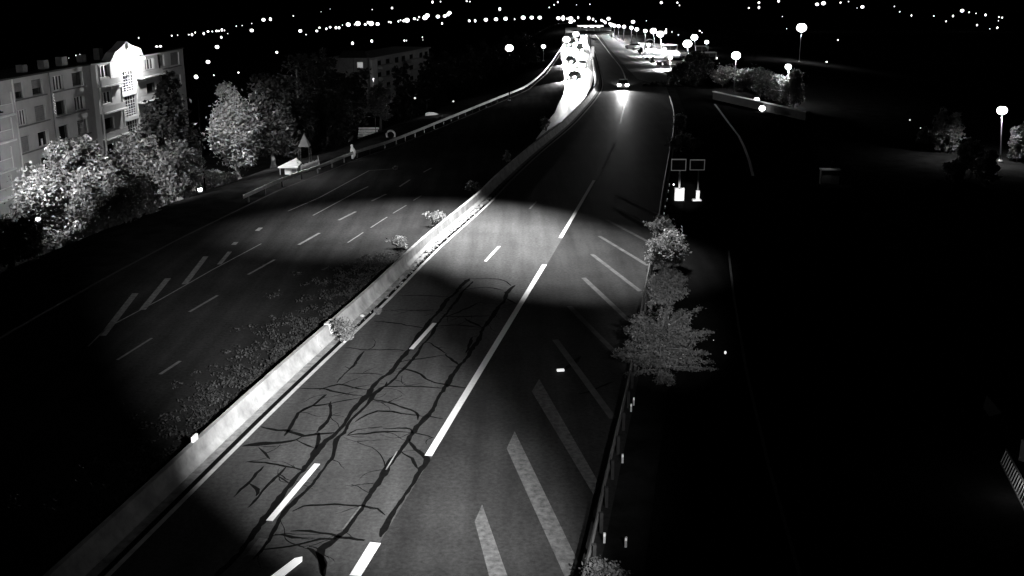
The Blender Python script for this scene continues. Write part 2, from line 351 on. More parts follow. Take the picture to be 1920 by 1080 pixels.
for k in range(110):                       # hairline branches leaving the sealed cracks
    w, pts = CR[rr.choice([0, 0, 1, 2, 2, 3] + list(range(4, len(CR) - 4)))]
    a = rr.choice(pts); p = G(*a); ang = rr.choice([0, math.pi]) + rr.gauss(.15, .45); L = rr.uniform(.4, 1.7); q = [(p.x, p.y)]
    if a[0] > 960 or a[1] > 1040: continue
    for i in range(int(L / .12)):
        ang += rr.gauss(0, .22); q.append((q[-1][0] + .12 * math.cos(ang), q[-1][1] + .12 * math.sin(ang) * 1.3))
    if len(q) > 3 and all(interp(LE, y) + .2 < x < interp(RE, y) - .2 for x, y in q): ribbon(q, [.05 * (1 - .7 * i / len(q)) * rr.uniform(.6, 1.3) for i in range(len(q))], 0.006, cm)
cr = cm.build('crack_sealing', M['tar'], road); cr['kind'] = 'stuff'

# ------------------------------------------------------------------ central concrete barrier
BL = smooth_line(LE, 1.0)
def offset(line, d):
    out = []
    for i, p in enumerate(line):
        a = line[max(i - 1, 0)]; b = line[min(i + 1, len(line) - 1)]
        t = Vector((b[0] - a[0], b[1] - a[1])).normalized()
        out.append((p[0] - t.y * d, p[1] + t.x * d))
    return out
ribbon(offset(BL, 0.19), 0.17, 0.014).build('gutter', M['tar'], road)
ribbon(offset(BL, 0.47), 0.36, 0.016).build('apron', M['gutter'], road)
axis = offset(BL, 0.98)
PROF = [(0.36, 0.0), (0.36, 0.07), (0.21, 0.24), (0.10, 0.68), (0.085, 0.70), (-0.085, 0.70), (-0.10, 0.68), (-0.21, 0.24), (-0.36, 0.07), (-0.36, 0.0)]
bar = thing('central_barrier', 'long pale concrete barrier dividing the two carriageways', 'barrier', (axis[20][0], axis[20][1], 0))
def frames(line):
    fr = []
    for i, p in enumerate(line):
        a = line[max(i - 1, 0)]; b = line[min(i + 1, len(line) - 1)]
        t = Vector((b[0] - a[0], b[1] - a[1], 0)).normalized()
        fr.append((Vector((p[0], p[1], 0)), Vector((t.y, -t.x, 0)), t))
    return fr
fa = frames(axis)
def cut(fr, s, e):
    mb = MB(); rings = []
    for k in range(s, e + 1):
        p, n, t = fr[k]
        if k == s: p = p + t * .02
        if k == e: p = p - t * .02
        rings.append([p + n * a + Vector((0, 0, h)) for a, h in PROF])
    K = len(PROF); vs = [v for r in rings for v in r]
    fs = [(i * K + j, i * K + j + 1, (i + 1) * K + j + 1, (i + 1) * K + j) for i in range(len(rings) - 1) for j in range(K - 1)]
    fs += [tuple(range(K))[::-1], tuple((len(rings) - 1) * K + j for j in range(K))]
    return mb.add(vs, fs)
i = 0
while i < len(fa) - 8:
    cut(fa, i, i + 7).build('segment', M['concrete'], bar); i += 7
def near_axis(px, py, z):
    g0 = G(px, py, z); return min(range(len(fa)), key=lambda k: (fa[k][0] - Vector((g0.x, g0.y, 0))).length)
# white cover plate over one joint, small reflector
k = near_axis(612, 620, .4); p, n, t = fa[k]
mb = MB(); pr = [(0.235, .24), (0.12, .70), (0.1, .73), (-.1, .73), (-.12, .70)]
mb.loft([p - t * .38 + n * a + Vector((0, 0, h)) for a, h in pr] , [p + t * .38 + n * a + Vector((0, 0, h)) for a, h in pr]); mb.build('joint_cover', M['white'], bar)
k = near_axis(383, 822, .7); p, n, t = fa[k]
rz = math.atan2(t.y, t.x)
MB().box((p.x, p.y, .80), (.36, .08, .20), rz).build('reflector', mat('reflector', .9, emit=.6), bar)  # reflector glows by itself in place of returned light
MB().box((p.x, p.y, .705), (.12, .06, .02), rz).build('bracket', M['dark'], bar)

# ------------------------------------------------------------------ plants
def leaf_mesh(name, C, S, m, parent, up=0.35, seed=0, flat=False):
    rg = np.random.default_rng(seed); n = len(C)
    N = rg.normal(size=(n, 3)); N[:, 2] = np.abs(N[:, 2]) + up; N /= np.linalg.norm(N, axis=1)[:, None]
    A = np.cross(N, rg.normal(size=(n, 3))); A /= np.linalg.norm(A, axis=1)[:, None]; B = np.cross(N, A)
    S = (S * rg.uniform(.6, 1.4, n))[:, None]
    V = np.empty((n, 4, 3)); V[:, 0] = C - A * S; V[:, 1] = C + B * S * .55; V[:, 2] = C + A * S; V[:, 3] = C - B * S * .55
    off = np.array(parent_loc(parent)); V = (V - off).reshape(-1, 3).astype(np.float32)
    me = bpy.data.meshes.new(name); me.vertices.add(n * 4); me.vertices.foreach_set('co', V.ravel())
    me.loops.add(n * 4); me.loops.foreach_set('vertex_index', np.arange(n * 4, dtype=np.int32))
    me.polygons.add(n); me.polygons.foreach_set('loop_start', np.arange(0, n * 4, 4, dtype=np.int32)); me.polygons.foreach_set('loop_total', np.full(n, 4, dtype=np.int32))
    me.materials.append(m); me.update(); me.validate()
    o = bpy.data.objects.new(name, me); COL.objects.link(o); o.parent = parent; return o
def crown_points(lobes, n, rg, clump=28, tight=.15, flatz=.7):
    out = []; vol = np.array([l[3] * l[4] * l[5] for l in lobes]) ** .72; vol /= vol.sum()
    for l, w in zip(lobes, vol):
        k = max(2, int(n * w / clump)); d = rg.normal(size=(k, 3)); d /= np.linalg.norm(d, axis=1)[:, None]
        r = rg.uniform(.25, 1.0, k) ** .45; cc = d * r[:, None] * np.array(l[3:6]) + np.array(l[:3])
        rad = tight * float(np.mean(l[3:6])) * rg.uniform(.5, 1.5, k)
        p = np.repeat(cc, clump, 0) + rg.normal(size=(k * clump, 3)) * np.repeat(rad, clump)[:, None] * np.array([1, 1, flatz])
        out.append(p)
    return np.concatenate(out)
def trunk_mesh(base, top, r, lobes, rg, parent, name='trunk'):
    mb = MB(); base = Vector(base); top = Vector(top); mid = base.lerp(top, .5) + Vector((rg.normal() * .15, rg.normal() * .15, 0))
    mb.tube([base, base.lerp(mid, .15), mid, top], [r * 1.5, r, r * .75, r * .35], 8)
    for l in lobes[:7]:
        s = base.lerp(top, rg.uniform(.45, .85)); e = Vector(l[:3]); m_ = s.lerp(e, .5) + Vector((0, 0, rg.uniform(.05, .4)))
        mb.tube([s, m_, e], [r * .45, r * .28, r * .1], 5)
    return mb.build(name, M['bark'], parent)
def tree(label, px, ytop, ybot, hw, Y, m='leaf', n=9000, leaf=.17, seed=1, group=None, name='tree', nl=9, shape='round', trunk_px=None, cat='tree', up=.35):
    """crown given by what the photograph shows at distance Y; the foot stands on the terrain below it"""
    rg = np.random.default_rng(seed)
    c = D(px, (ytop + ybot) / 2, Y); s = px_m(c); H = (ybot - ytop) * s; W = hw * s
    base = on(c.x, c.y); base.z -= .1
    t = thing(name, label, cat, base, group)
    zt = c.z + H / 2; zb = max(c.z - H / 2, base.z + .15); Hh = zt - zb; cz = (zt + zb) / 2
    lobes = []
    if shape == 'round':
        lobes.append((c.x, c.y, cz, W * .62, W * .62, Hh * .36))
        for i in range(nl):
            a = rg.uniform(0, 6.28); q = rg.uniform(-.38, .40); rr = W * rg.uniform(.35, .72) * math.sqrt(max(.15, 1 - (abs(q) * 1.9) ** 2))
            lr = rg.uniform(.24, .40); lobes.append((c.x + rr * math.cos(a), c.y + rr * math.sin(a), cz + q * Hh, W * lr, W * lr, min(Hh * .28, W * lr * rg.uniform(.7, 1.1))))
    elif shape == 'cone':
        for i in range(nl):
            q = (i + .5) / nl; w = W * (1 - q) ** .8 + .1
            a = rg.uniform(0, 6.28); lobes.append((c.x + w * .25 * math.cos(a), c.y + w * .25 * math.sin(a), zb + q * Hh, w * .8, w * .8, Hh / nl * .8))
    elif shape == 'column':
        for i in range(nl):
            q = (i + .5) / nl; w = W * (.45 + .55 * math.sin(math.pi * min(1, q * 1.1) ** .8))
            lobes.append((c.x + rg.normal() * W * .15, c.y + rg.normal() * W * .15, zb + q * Hh, w * .8, w * .8, Hh / nl))
    P = crown_points(lobes, n, rg, flatz=.9)
    P = P[P[:, 2] > base.z + .05]
    leaf_mesh('crown', P, leaf, M[m], t, up, seed)
    if shape == 'cone' or shape == 'column': trunk_mesh(base, (c.x, c.y, zt - Hh * .1), max(.08, W * .07), [], rg, t)
    else: trunk_mesh(base, (c.x, c.y, cz + Hh * .1), max(.07, W * .075), lobes[1:], rg, t)
    return t
def shrub(label, px, ybase, w_px, h_px, m='leaf', n=1500, leaf=.07, seed=3, z=0.0, group=None, up=.3):
    rg = np.random.default_rng(seed); b = G(px, ybase, z); s = px_m(b); W = w_px * s / 2; H = h_px * s
    t = thing('shrub', label, 'shrub', b, group); lobes = []
    for i in range(7):
        a = rg.uniform(0, 6.28); r = W * rg.uniform(0, .62); q = rg.uniform(.25, .8)
        lobes.append((b.x + r * math.cos(a), b.y + r * math.sin(a), b.z + H * q, W * rg.uniform(.2, .55), W * rg.uniform(.2, .55), H * rg.uniform(.12, .3)))
    P = crown_points(lobes, n, rg, 16, .3); P = P[P[:, 2] > b.z + .01]
    leaf_mesh('foliage', P, leaf, M[m], t, up, seed)
    mb = MB()
    for l in lobes: mb.tube([b, Vector(l[:3]).lerp(b, .5) + Vector((0, 0, .05)), Vector(l[:3])], [.03, .02, .008], 4)
    mb.build('stem', M['bark'], t); return t

# trees beside the apartment block
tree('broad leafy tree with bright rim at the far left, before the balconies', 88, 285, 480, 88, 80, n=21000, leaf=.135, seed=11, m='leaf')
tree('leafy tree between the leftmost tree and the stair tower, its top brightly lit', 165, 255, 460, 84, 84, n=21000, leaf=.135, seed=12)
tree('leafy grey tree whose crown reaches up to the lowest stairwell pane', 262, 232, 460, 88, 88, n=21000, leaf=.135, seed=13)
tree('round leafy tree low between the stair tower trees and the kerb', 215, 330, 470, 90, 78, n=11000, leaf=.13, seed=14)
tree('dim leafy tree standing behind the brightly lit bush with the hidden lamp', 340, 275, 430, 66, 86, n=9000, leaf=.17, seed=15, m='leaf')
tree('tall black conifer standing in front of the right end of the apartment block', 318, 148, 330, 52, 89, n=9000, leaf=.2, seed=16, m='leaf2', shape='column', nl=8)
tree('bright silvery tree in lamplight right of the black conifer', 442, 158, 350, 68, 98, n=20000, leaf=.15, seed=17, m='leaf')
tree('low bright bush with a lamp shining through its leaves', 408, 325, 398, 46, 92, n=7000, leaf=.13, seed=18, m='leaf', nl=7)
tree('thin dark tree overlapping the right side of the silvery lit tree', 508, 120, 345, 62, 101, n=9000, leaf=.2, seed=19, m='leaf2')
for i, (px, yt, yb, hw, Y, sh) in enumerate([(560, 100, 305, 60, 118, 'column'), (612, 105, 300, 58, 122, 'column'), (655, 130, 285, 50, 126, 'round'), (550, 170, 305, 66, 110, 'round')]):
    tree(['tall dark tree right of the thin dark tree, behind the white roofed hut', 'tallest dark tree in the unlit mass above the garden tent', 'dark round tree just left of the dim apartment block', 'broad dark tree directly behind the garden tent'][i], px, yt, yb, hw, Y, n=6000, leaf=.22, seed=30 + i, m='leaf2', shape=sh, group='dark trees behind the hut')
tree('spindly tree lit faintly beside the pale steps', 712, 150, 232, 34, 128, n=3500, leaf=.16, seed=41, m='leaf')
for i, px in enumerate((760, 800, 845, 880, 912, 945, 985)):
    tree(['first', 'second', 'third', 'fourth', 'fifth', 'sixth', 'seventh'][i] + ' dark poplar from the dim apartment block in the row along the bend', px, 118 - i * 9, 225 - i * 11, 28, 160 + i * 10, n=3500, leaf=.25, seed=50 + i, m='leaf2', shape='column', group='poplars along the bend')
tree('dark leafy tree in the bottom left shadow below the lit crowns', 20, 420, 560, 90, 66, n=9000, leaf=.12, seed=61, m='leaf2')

# foreground and right hand vegetation
def layered_bush(label, px, ybase, half_px, top_px, n, seed, z=0):
    rg = np.random.default_rng(seed); b = G(px, ybase, z); s = px_m(b)
    t = thing('layered_shrub', label, 'shrub', b); mb = MB(); P = []
    for i in range(110):
        h = rg.uniform(.12, 1.0) ** .8; a = rg.uniform(0, 6.28); L = half_px * s * (1.15 - .55 * h) * rg.uniform(.55, 1.05)
        if -1.2 < a < 1.0 or a > 5.2: L *= 1.3
        s0 = b + Vector((0, 0, top_px * s * h * .7)); e = b + Vector((math.cos(a) * L, math.sin(a) * L, top_px * s * h * rg.uniform(.78, 1.02)))
        mb.tube([s0, s0.lerp(e, .5) + Vector((0, 0, .08)), e], [.035, .02, .006], 4)
        k = int(n / 110); q = rg.uniform(.25, 1.05, k)
        pts = np.array(s0)[None] + (np.array(e) - np.array(s0))[None] * q[:, None] + rg.normal(size=(k, 3)) * np.array([.13, .13, .05]) * (1.3 - q * .6)[:, None]
        P.append(pts)
    leaf_mesh('foliage', np.concatenate(P), .05, M['leaf'], t, .8, seed); mb.build('stem', M['bark'], t)
    return t
layered_bush('large spreading shrub with flat sprays leaning over the guardrail', 1236, 712, 92, 140, 30000, 71)
layered_bush('scrubby bush poking up at the bottom edge behind the rail', 1128, 1105, 45, 55, 3500, 72)
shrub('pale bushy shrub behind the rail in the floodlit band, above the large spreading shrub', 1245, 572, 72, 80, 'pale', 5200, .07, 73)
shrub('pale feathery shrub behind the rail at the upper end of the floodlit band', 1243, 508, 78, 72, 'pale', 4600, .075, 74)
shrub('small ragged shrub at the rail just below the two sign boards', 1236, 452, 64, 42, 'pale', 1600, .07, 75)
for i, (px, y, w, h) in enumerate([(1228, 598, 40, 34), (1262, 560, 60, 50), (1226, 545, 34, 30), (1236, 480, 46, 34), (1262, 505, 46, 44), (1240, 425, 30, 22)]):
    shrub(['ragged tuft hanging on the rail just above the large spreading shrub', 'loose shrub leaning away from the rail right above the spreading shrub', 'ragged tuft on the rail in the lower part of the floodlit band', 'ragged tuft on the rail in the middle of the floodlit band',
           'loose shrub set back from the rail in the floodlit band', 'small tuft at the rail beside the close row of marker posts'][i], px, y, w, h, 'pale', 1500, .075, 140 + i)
for i, (px, y, w, h) in enumerate([(1268, 285, 46, 40), (1272, 250, 36, 40), (1300, 285, 40, 26)]):
    shrub(['dim bush behind the guardrail right above the left sign board', 'farthest dim bush behind the guardrail above the sign boards', 'dim bush behind the guardrail right above the right sign board'][i], px, y, w, h, 'leaf', 1800, .12, 76 + i, group='bushes above the sign boards')
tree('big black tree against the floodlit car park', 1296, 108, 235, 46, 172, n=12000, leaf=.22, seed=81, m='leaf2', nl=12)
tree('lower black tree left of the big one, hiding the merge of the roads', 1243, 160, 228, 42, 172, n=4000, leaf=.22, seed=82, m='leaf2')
for i, (px, y, w, h) in enumerate([(1355, 165, 60, 42), (1392, 172, 60, 44), (1425, 182, 62, 52), (1458, 196, 60, 60), (1487, 206, 44, 80)]):
    b = G(px, y)
    shrub(['lamplit hedge bush beside the black tree', 'lamplit hedge bush just left of the lamp with the crooked pole', 'lamplit hedge bush between the two round lights and the rightmost bushes',
           'lamplit hedge bush above the retaining wall', 'tall lamplit bush at the right end of the hedge, under the small lamp'][i], px, y, w, h, 'leaf', 3200, .16, 84 + i)
for i, (px, yt, yb, hw, Y) in enumerate([(1825, 262, 330, 34, 90), (1775, 215, 300, 40, 104), (1850, 285, 350, 26, 86), (1790, 300, 350, 24, 88), (1745, 240, 330, 30, 110), (1912, 230, 300, 26, 100)]):
    tree(['pale leafy crown just left of the right hand lamp post', 'dim wide crown at the upper left of the right hand lamp group', 'small bright crown at the foot of the right hand lamp post', 'low dim crown under the pale leafy crown at right',
          'darkest crown at the left end of the right hand clump', 'dark crown cut by the right picture edge'][i], px, yt, yb, hw, Y, n=3800, leaf=.17, seed=91 + i, m='leaf')

# shrubs beyond the barrier on the far carriageway
for i, (px, y, w, h) in enumerate([(748, 466, 52, 22), (818, 425, 56, 30), (886, 362, 44, 24), (950, 304, 20, 28), (1024, 246, 26, 28), (742, 318, 12, 7)]):
    shrub(['flat tuft of weeds lit at the near end of the far carriageway patch', 'ragged lit tuft of weeds just beyond the barrier', 'dim spiky tuft of weeds beyond the barrier above the lit band', 'small round dark bush beyond the barrier',
           'round dim bush beyond the barrier where the road starts to bend', 'tiny tuft on the far hard shoulder'][i], px, y, w, h, 'pale' if i < 2 else 'leaf', 900, .07, 101 + i)
# weeds beside the near barrier
rg = np.random.default_rng(5); P = []
for k in range(520):
    q = rg.uniform(0, 1) ; i0 = int(6 + q * 32); p, n, t = fa[i0]
    dd = .5 + abs(rg.normal()) * 1.5
    c = p - n * dd + t * rg.uniform(-.5, .5)
    P.append(np.array(c)[None] + rg.normal(size=(26, 3)) * np.array([.14, .14, .05]) + np.array([0, 0, .10]))
wd = thing('verge_weeds', 'low weeds growing beside the back of the concrete barrier', 'weeds', (fa[20][0].x, fa[20][0].y, 0)); wd['kind'] = 'stuff'
P = np.concatenate(P); P[:, 2] = np.abs(P[:, 2]) + .02
wo = leaf_mesh('weeds', P, .055, mat('dry_weeds', .012, .04, .8), wd, .4, 6); wo['kind'] = 'stuff'
# shrub growing in the barrier joint
shrub('bright leafy weed bush growing through the barrier joint beside the white plate', 642, 642, 62, 52, 'pale', 2200, .055, 111, 0.05)
shrub('small tuft of weeds in the gutter past the white stones', 706, 590, 26, 16, 'pale', 420, .04, 112)
# gutter litter
mb = MB()
for k in range(420):
    i0 = random.randint(24, 62); p, n, t = fa[i0]
    if random.random() < .45 and not 30 < i0 < 54: continue
    c = p + n * random.uniform(.38, .86) + t * random.uniform(-.5, .5); s = random.choice([.02, .03, .045, .07])
    mb.box((c.x, c.y, .02 + s * .4), (s * 2, s * 1.4, s), random.uniform(0, 3))
lt = mb.build('litter', M['gutter']); tag(lt, 'grit, leaves and litter lying in the gutter at the foot of the barrier', 'litter', kind='stuff')
for i, (px, y, w) in enumerate([(679, 594, 9), (645, 641, 11)]):
    b = G(px, y); s = px_m(b); mb = MB().ball((b.x, b.y, b.z + .05), w * s * .55, .6, 7, 5)
    mb.v = [(x + random.uniform(-.015, .015), y_ + random.uniform(-.015, .015), max(z_, .01)) for x, y_, z_ in mb.v]
    o = mb.build('stone', M['stone']); tag(o, ['white stone in the gutter, the farther of two', 'white stone on the edge line beside the weed bush'][i], 'stone')
b = G(1051, 696); o = MB().box((b.x, b.y, .05), (.31, .13, .08), .15).build('cat_eye', mat('bright_reflector', .9, emit=.8)); tag(o, 'small bright reflector lying in the hatched area', 'reflector')  # glow put into the material, though it is no lamp
b = G(541, 1066); mb = MB(); t = Vector((.42, .91, 0)); n = Vector((.91, -.42, 0))
A = [b - t * .75 - n * .14, b - t * .75 + n * .14, b + t * .45 + n * .15, b + t * .62 + n * .04, b + t * .45 - n * .11]
mb.loft([v + Vector((0, 0, .02)) for v in A], [v + Vector((0, 0, .07 + .0 * i)) for i, v in enumerate(A)])
o = mb.build('delineator', mat('white_reflective', .9, emit=.55)); tag(o, 'bright white delineator strip lying on the lane at the bottom edge', 'delineator')  # strip brightness comes from its own added glow

# ------------------------------------------------------------------ guardrails
def guardrail(label, line, h, post_every, mrail, y0, y1, side=1, delineators=()):
    L = [p for p in smooth_line(line, 1.0) if y0 <= p[1] <= y1]; fr = frames(L)
    t = thing('guardrail', label, 'guardrail', (L[0][0], L[0][1], 0))
    prof = [(0, -.15), (-.05, -.10), (-.05, -.05), (0, 0), (-.05, .05), (-.05, .10), (0, .15)]
    mb = MB(); K = len(prof) * 2
    rings = []
    for p, n, tt in fr:
        rings.append([p + n * side * a + Vector((0, 0, h - .15 + z)) for a, z in prof] + [p + n * side * (a + .012) + Vector((0, 0, h - .15 + z)) for a, z in prof[::-1]])
    mb.add([v for r in rings for v in r], [(i * K + j, i * K + (j + 1) % K, (i + 1) * K + (j + 1) % K, (i + 1) * K + j) for i in range(len(rings) - 1) for j in range(K)])
    mb.build('rail', mrail, t)
    first = None
    for i in range(1, len(fr), post_every):
        p, n, tt = fr[i]; c = p + n * side * .10
        if first is None:
            m_ = MB().box((0, 0, h / 2 - .02), (.10, .12, h), 0); first = m_.build('post', M['dark']); first.parent = t; first.location = c - t.location
        else:
            q = first.copy(); COL.objects.link(q); q.parent = t; q.location = c - t.location
    return t, fr
rail, rfr = guardrail('thin steel guardrail along the right edge of the hatched area', GR, .72, 2, mat('rail_steel', .12, .2, 3, .7, metal=.2), 24, 150)
# white marker posts behind the rail
mk = [(1183, 772), (1188, 760), (1167, 868), (1133, 1018), (1173, 1026), (1255, 350), (1253, 362), (1251, 378), (1247, 392), (1245, 405), (1243, 418)]
pst = None
for i, (px, y) in enumerate(mk):
    b = G(px, y); lab = ['white marker post behind the rail below the spreading shrub, the shorter one', 'white marker post behind the rail, nearest under the spreading shrub', 'white marker post standing alone halfway down the rail',
                         'faint marker post low behind the rail near the bottom bush', 'bright marker post farthest from the rail near the bottom edge'][i] if i < 5 else 'small white marker post in the close row beside the sign boards'
    t = thing('marker_post', lab, 'marker post', b, None if i < 5 else 'marker posts beside the sign boards')
    hh = .34 if i < 5 else .26
    MB().box((b.x, b.y, hh / 2), (.07, .05, hh)).build('post', M['white'], t)
    MB().box((b.x, b.y - .028, hh * .8), (.05, .006, .08)).build('reflector', mat('post_reflector', .9, emit=.35) if i == 0 else bpy.data.materials['post_reflector'], t)  # reflector patch glows itself, standing in for thrown-back light
g2, _ = guardrail('low steel guardrail along the verge left of the far carriageway', [(x + .2, y) for x, y in LV], .75, 3, mat('rail_pale', .18, .30, 3, .5), 78, 300, -1)

# ------------------------------------------------------------------ the two sign boards
def signboard(label, px0, px1, ytop, ybot, ybase, kind, framev):
    b = G((px0 + px1) / 2, ybase); Y = b.y
    a = D(px0, ytop, Y); c = D(px1, ybot, Y); w = c.x - a.x; h = a.z - c.z; cx = (a.x + c.x) / 2; cz = (a.z + c.z) / 2
    t = thing('sign_board', label, 'sign', b)
    MB().box((cx, Y, cz), (w - .12, .05, h - .10)).build('panel', M['dark'], t)
    fm = mat('sign_frame', framev, rough=.5, emit=framev * .12)  # faint glow put into the frame, which is no lamp
    for nm, cc, sz in [('frame', (cx, Y - .02, a.z - .035), (w, .10, .075)), ('frame', (cx, Y - .02, c.z + .025), (w, .08, .05)), ('frame', (a.x + .025, Y - .02, cz), (.045, .08, h - .13)), ('frame', (c.x - .025, Y - .02, cz), (.045, .08, h - .13))]:
        MB().box(cc, sz).build(nm, fm, t)
    zb = D(px0, ybase - (22 if kind else 18), Y).z
    MB().box((b.x, Y + .02, (c.z + zb) / 2), (.14 if kind else .10, .10, c.z - zb)).build('post', mat('sign_post', .5 if kind else .15), t)
    if kind:
        mb = MB(); W = .36
        fr_ = [(-W, 0), (W, 0), (W, zb + .08), (.14, zb + .05), (0, zb - .05), (-.14, zb + .05), (-W, zb + .08)]
        mb.loft([(b.x + x, Y - .30, z) for x, z in fr_], [(b.x + x, Y - .02, z) for x, z in fr_]); mb.build('cabinet', M['white'], t)
    else:
        MB().box((b.x, Y - .02, zb / 2 + .05), (.26, .24, zb - .02)).build('cabinet', M['white'], t)
        MB().box((b.x - .05, Y - .02, .06), (.66, .40, .12)).build('foot', M['white'], t)
signboard('left sign board, dark panel in a pale frame over a wide white cabinet', 1259, 1286, 298, 320, 375, True, .6)
signboard('right sign board, dark panel with a pale top edge over a narrow white base', 1294, 1321, 299, 319, 376, False, .45)
b = G(1263, 352); t = thing('bollard_light', 'tiny round light just left of the wide white cabinet', 'light', b)
MB().box((b.x, b.y, .1), (.05, .05, .2)).build('stem', M['dark'], t); MB().ball((b.x, b.y, .26), .07).build('globe', M['farbulb'], t)

# ------------------------------------------------------------------ street lamps
def street_lamp(label, px, py, base=None, Y=None, rpx=3, power=0, group=None, m='farbulb', pole=.07, arm=False, mat_pole='pole', cone=128, point=False, aim=(0, 0, -5)):
    """head at pixel (px,py); foot either at its own pixel (base) or on the terrain at distance Y"""
    if base: bpt = G(base[0], base[1], 0); Y = bpt.y
    h = D(px, py, Y)
    if not base: bpt = on(h.x, h.y)
    elif abs(bpt.x - h.x) < .3: bpt.x = h.x
    s = px_m(h); r = rpx * s
    t = thing('street_lamp', label, 'street lamp', bpt, group)
    far = rpx < 3.2; dk = m in ('farbulb', 'dimbulb')
    if h.z - bpt.z > .5:
        pts = [bpt, bpt.lerp(Vector((h.x, h.y, h.z)), .96)] if not arm else [bpt, Vector((bpt.x, bpt.y, h.z * .85)), Vector((h.x, h.y, h.z + .25))]
        MB().tube(pts, [(pole * 1.3) if not dk else .04] + [(pole * .7) if not dk else .03] * (len(pts) - 1), 4 if far else 8).build('pole', M['black' if dk else mat_pole], t)
    if far:
        q = random.uniform(.5, 1.05); r *= q; MB().ball(h, r, random.uniform(.75, 1.5), 6, 4).build('lantern', M[m], t)
    else:
        MB().ball(h, r, .85, 14, 10).build('lantern', M[m], t, True)
        MB().tube([h + Vector((0, 0, r * .8)), h + Vector((0, 0, r * 1.05))], [r * .7, r * .25], 10).build('cap', M['dark'], t)
        MB().tube([bpt, bpt + Vector((0, 0, .12))], [pole * 3, pole * 2.6], 8).build('foot', M['stone'], t)
    if power:
        l0 = h - Vector((0, 0, r + .15))
        if point: lamp('lamp_light', l0, power, .1, t)
        else: spot('lamp_light', l0, l0 + Vector(aim), power, cone, .5, .1)
    return t
street_lamp('big blazing lamp on a tall pole in the dark at upper right', 1503, 52, Y=230, rpx=9.5, power=6000, cone=160, m='bulb')
street_lamp('blazing lamp on a slim pole near the right picture edge', 1879, 207, base=(1876, 302), rpx=9.5, power=3500, cone=160, m='bulb')
street_lamp('blazing lamp with a crooked pole over the hedge and the slip road', 1380, 104, base=(1375, 172), rpx=8.5, power=2600, point=True, m='bulb', arm=True)
street_lamp('smaller lamp above the right end of the lamplit hedge', 1478, 125, base=(1481, 198), rpx=6, power=2500, point=True, m='bulb')
street_lamp('single round lamp beyond the poplars left of the traffic', 955, 90, Y=150, rpx=7.5, power=500, m='bulb', mat_pole='black')
street_lamp('small lamp on a short post between the round lamp and the traffic', 1019, 87, Y=225, rpx=4, power=60, m='bulb')
# lamps along the right of the far road
for i, (hx, hy, bx, by, r) in enumerate([(1210, 58, 1211, 96, 3.6), (1194, 55, 1195, 87, 3.6), (1184, 52, 1184, 82, 3.4), (1170, 50, 1170, 76, 3.4), (1160, 49, 1160, 72, 3.2), (1152, 48, 1152, 69, 3.3), (1146, 46, 1146, 66, 3.3)]):
    street_lamp('avenue lamp on a tall lit pole at the right side of the far road', hx, hy, base=(bx, by), rpx=r, power=14000 if i < 5 else 5000, cone=160, group='avenue lamps right of the far road', m='bulb')
for i, (hx, hy, bx, by, r) in enumerate([(1225, 58, 1228, 92, 7), (1238, 64, 1241, 96, 8)]):
    street_lamp(['left one of the paired floodlights on masts over the bright car park', 'right one of the paired floodlights on masts over the bright car park'][i], hx, hy, base=(bx, by), rpx=r * .85, power=90000, m='bulb', cone=88, aim=(2, -5, -6))
for i, (hx, hy, bx, by, r) in enumerate([(1289, 82, 1292, 112, 8.5), (1302, 70, 1305, 104, 6.5), (1325, 79, 1325, 90, 4)]):
    street_lamp(['wide floodlight right of the car park, beside the black tree', 'floodlight on the higher mast right of the car park', 'short floodlight at the right end of the car park stalls'][i], hx, hy, base=(bx, by), rpx=r, power=5000, m='bulb')
street_lamp('round path light, the upper of two by the retaining wall', 1419, 187, base=(1420, 200), rpx=5.2, power=14, m='bulb', pole=.05)
street_lamp('round path light, the lower and brighter of two by the retaining wall', 1429, 203, base=(1429, 210), rpx=6, power=14, m='bulb', pole=.05)
street_lamp('lamp glowing inside the low bright bush', 375, 355, Y=88, rpx=4.5, power=1300, m='bulb', point=True)
street_lamp('small lamp shining low through the leaves of the leftmost tree', 71, 411, Y=73, rpx=4, power=30, m='bulb')
street_lamp('tiny lamp at the foot of the low bright bush', 382, 402, Y=84, rpx=2.6, m='farbulb')
# the lines and scatter of far lights
row5 = [(880, 39, 3), (891, 39, 3), (911, 37, 4), (930, 36, 4), (948, 35, 4.2), (981, 33, 4.5), (997, 33, 4), (1012, 33, 4), (1047, 34, 4), (1056, 34, 3.5), (1070, 35, 5), (1070, 42, 4), (1077, 39, 2.6), (1084, 33, 2), (1063, 35, 2), (965, 36, 1.6)]
for x, y, r in row5: street_lamp('round lamp in the even row crossing the dark at the head of the road', x, y, Y=420, rpx=r * .9, group='even row of lamps at the head of the road')
rowL = [(563, 58, 3.4), (574, 65, 1.6), (594, 58, 2.8), (599, 52, 2.4), (612, 54, 1.8), (619, 51, 2.6), (630, 52, 3), (636, 52, 3), (642, 47, 1.5), (653, 46, 4.4), (665, 46, 2), (671, 44, 5), (685, 46, 2.6), (696, 44, 5), (708, 45, 3.6), (729, 41, 1.8), (733, 42, 1.6), (747, 40, 2), (751, 38, 2.4), (763, 38, 5), (777, 35, 2.8), (783, 37, 2), (786, 32, 2.4), (797, 33, 5), (801, 29, 4.5), (821, 31, 3.8), (834, 30, 3.4), (840, 27, 3), (843, 24, 3.6), (690, 42, 2.6), (757, 39, 2.6)]
for x, y, r in rowL: street_lamp('lamp in the long bright string of lights slanting across the dark valley', x, y, Y=380, rpx=r * .95, group='long bright string of valley lights')
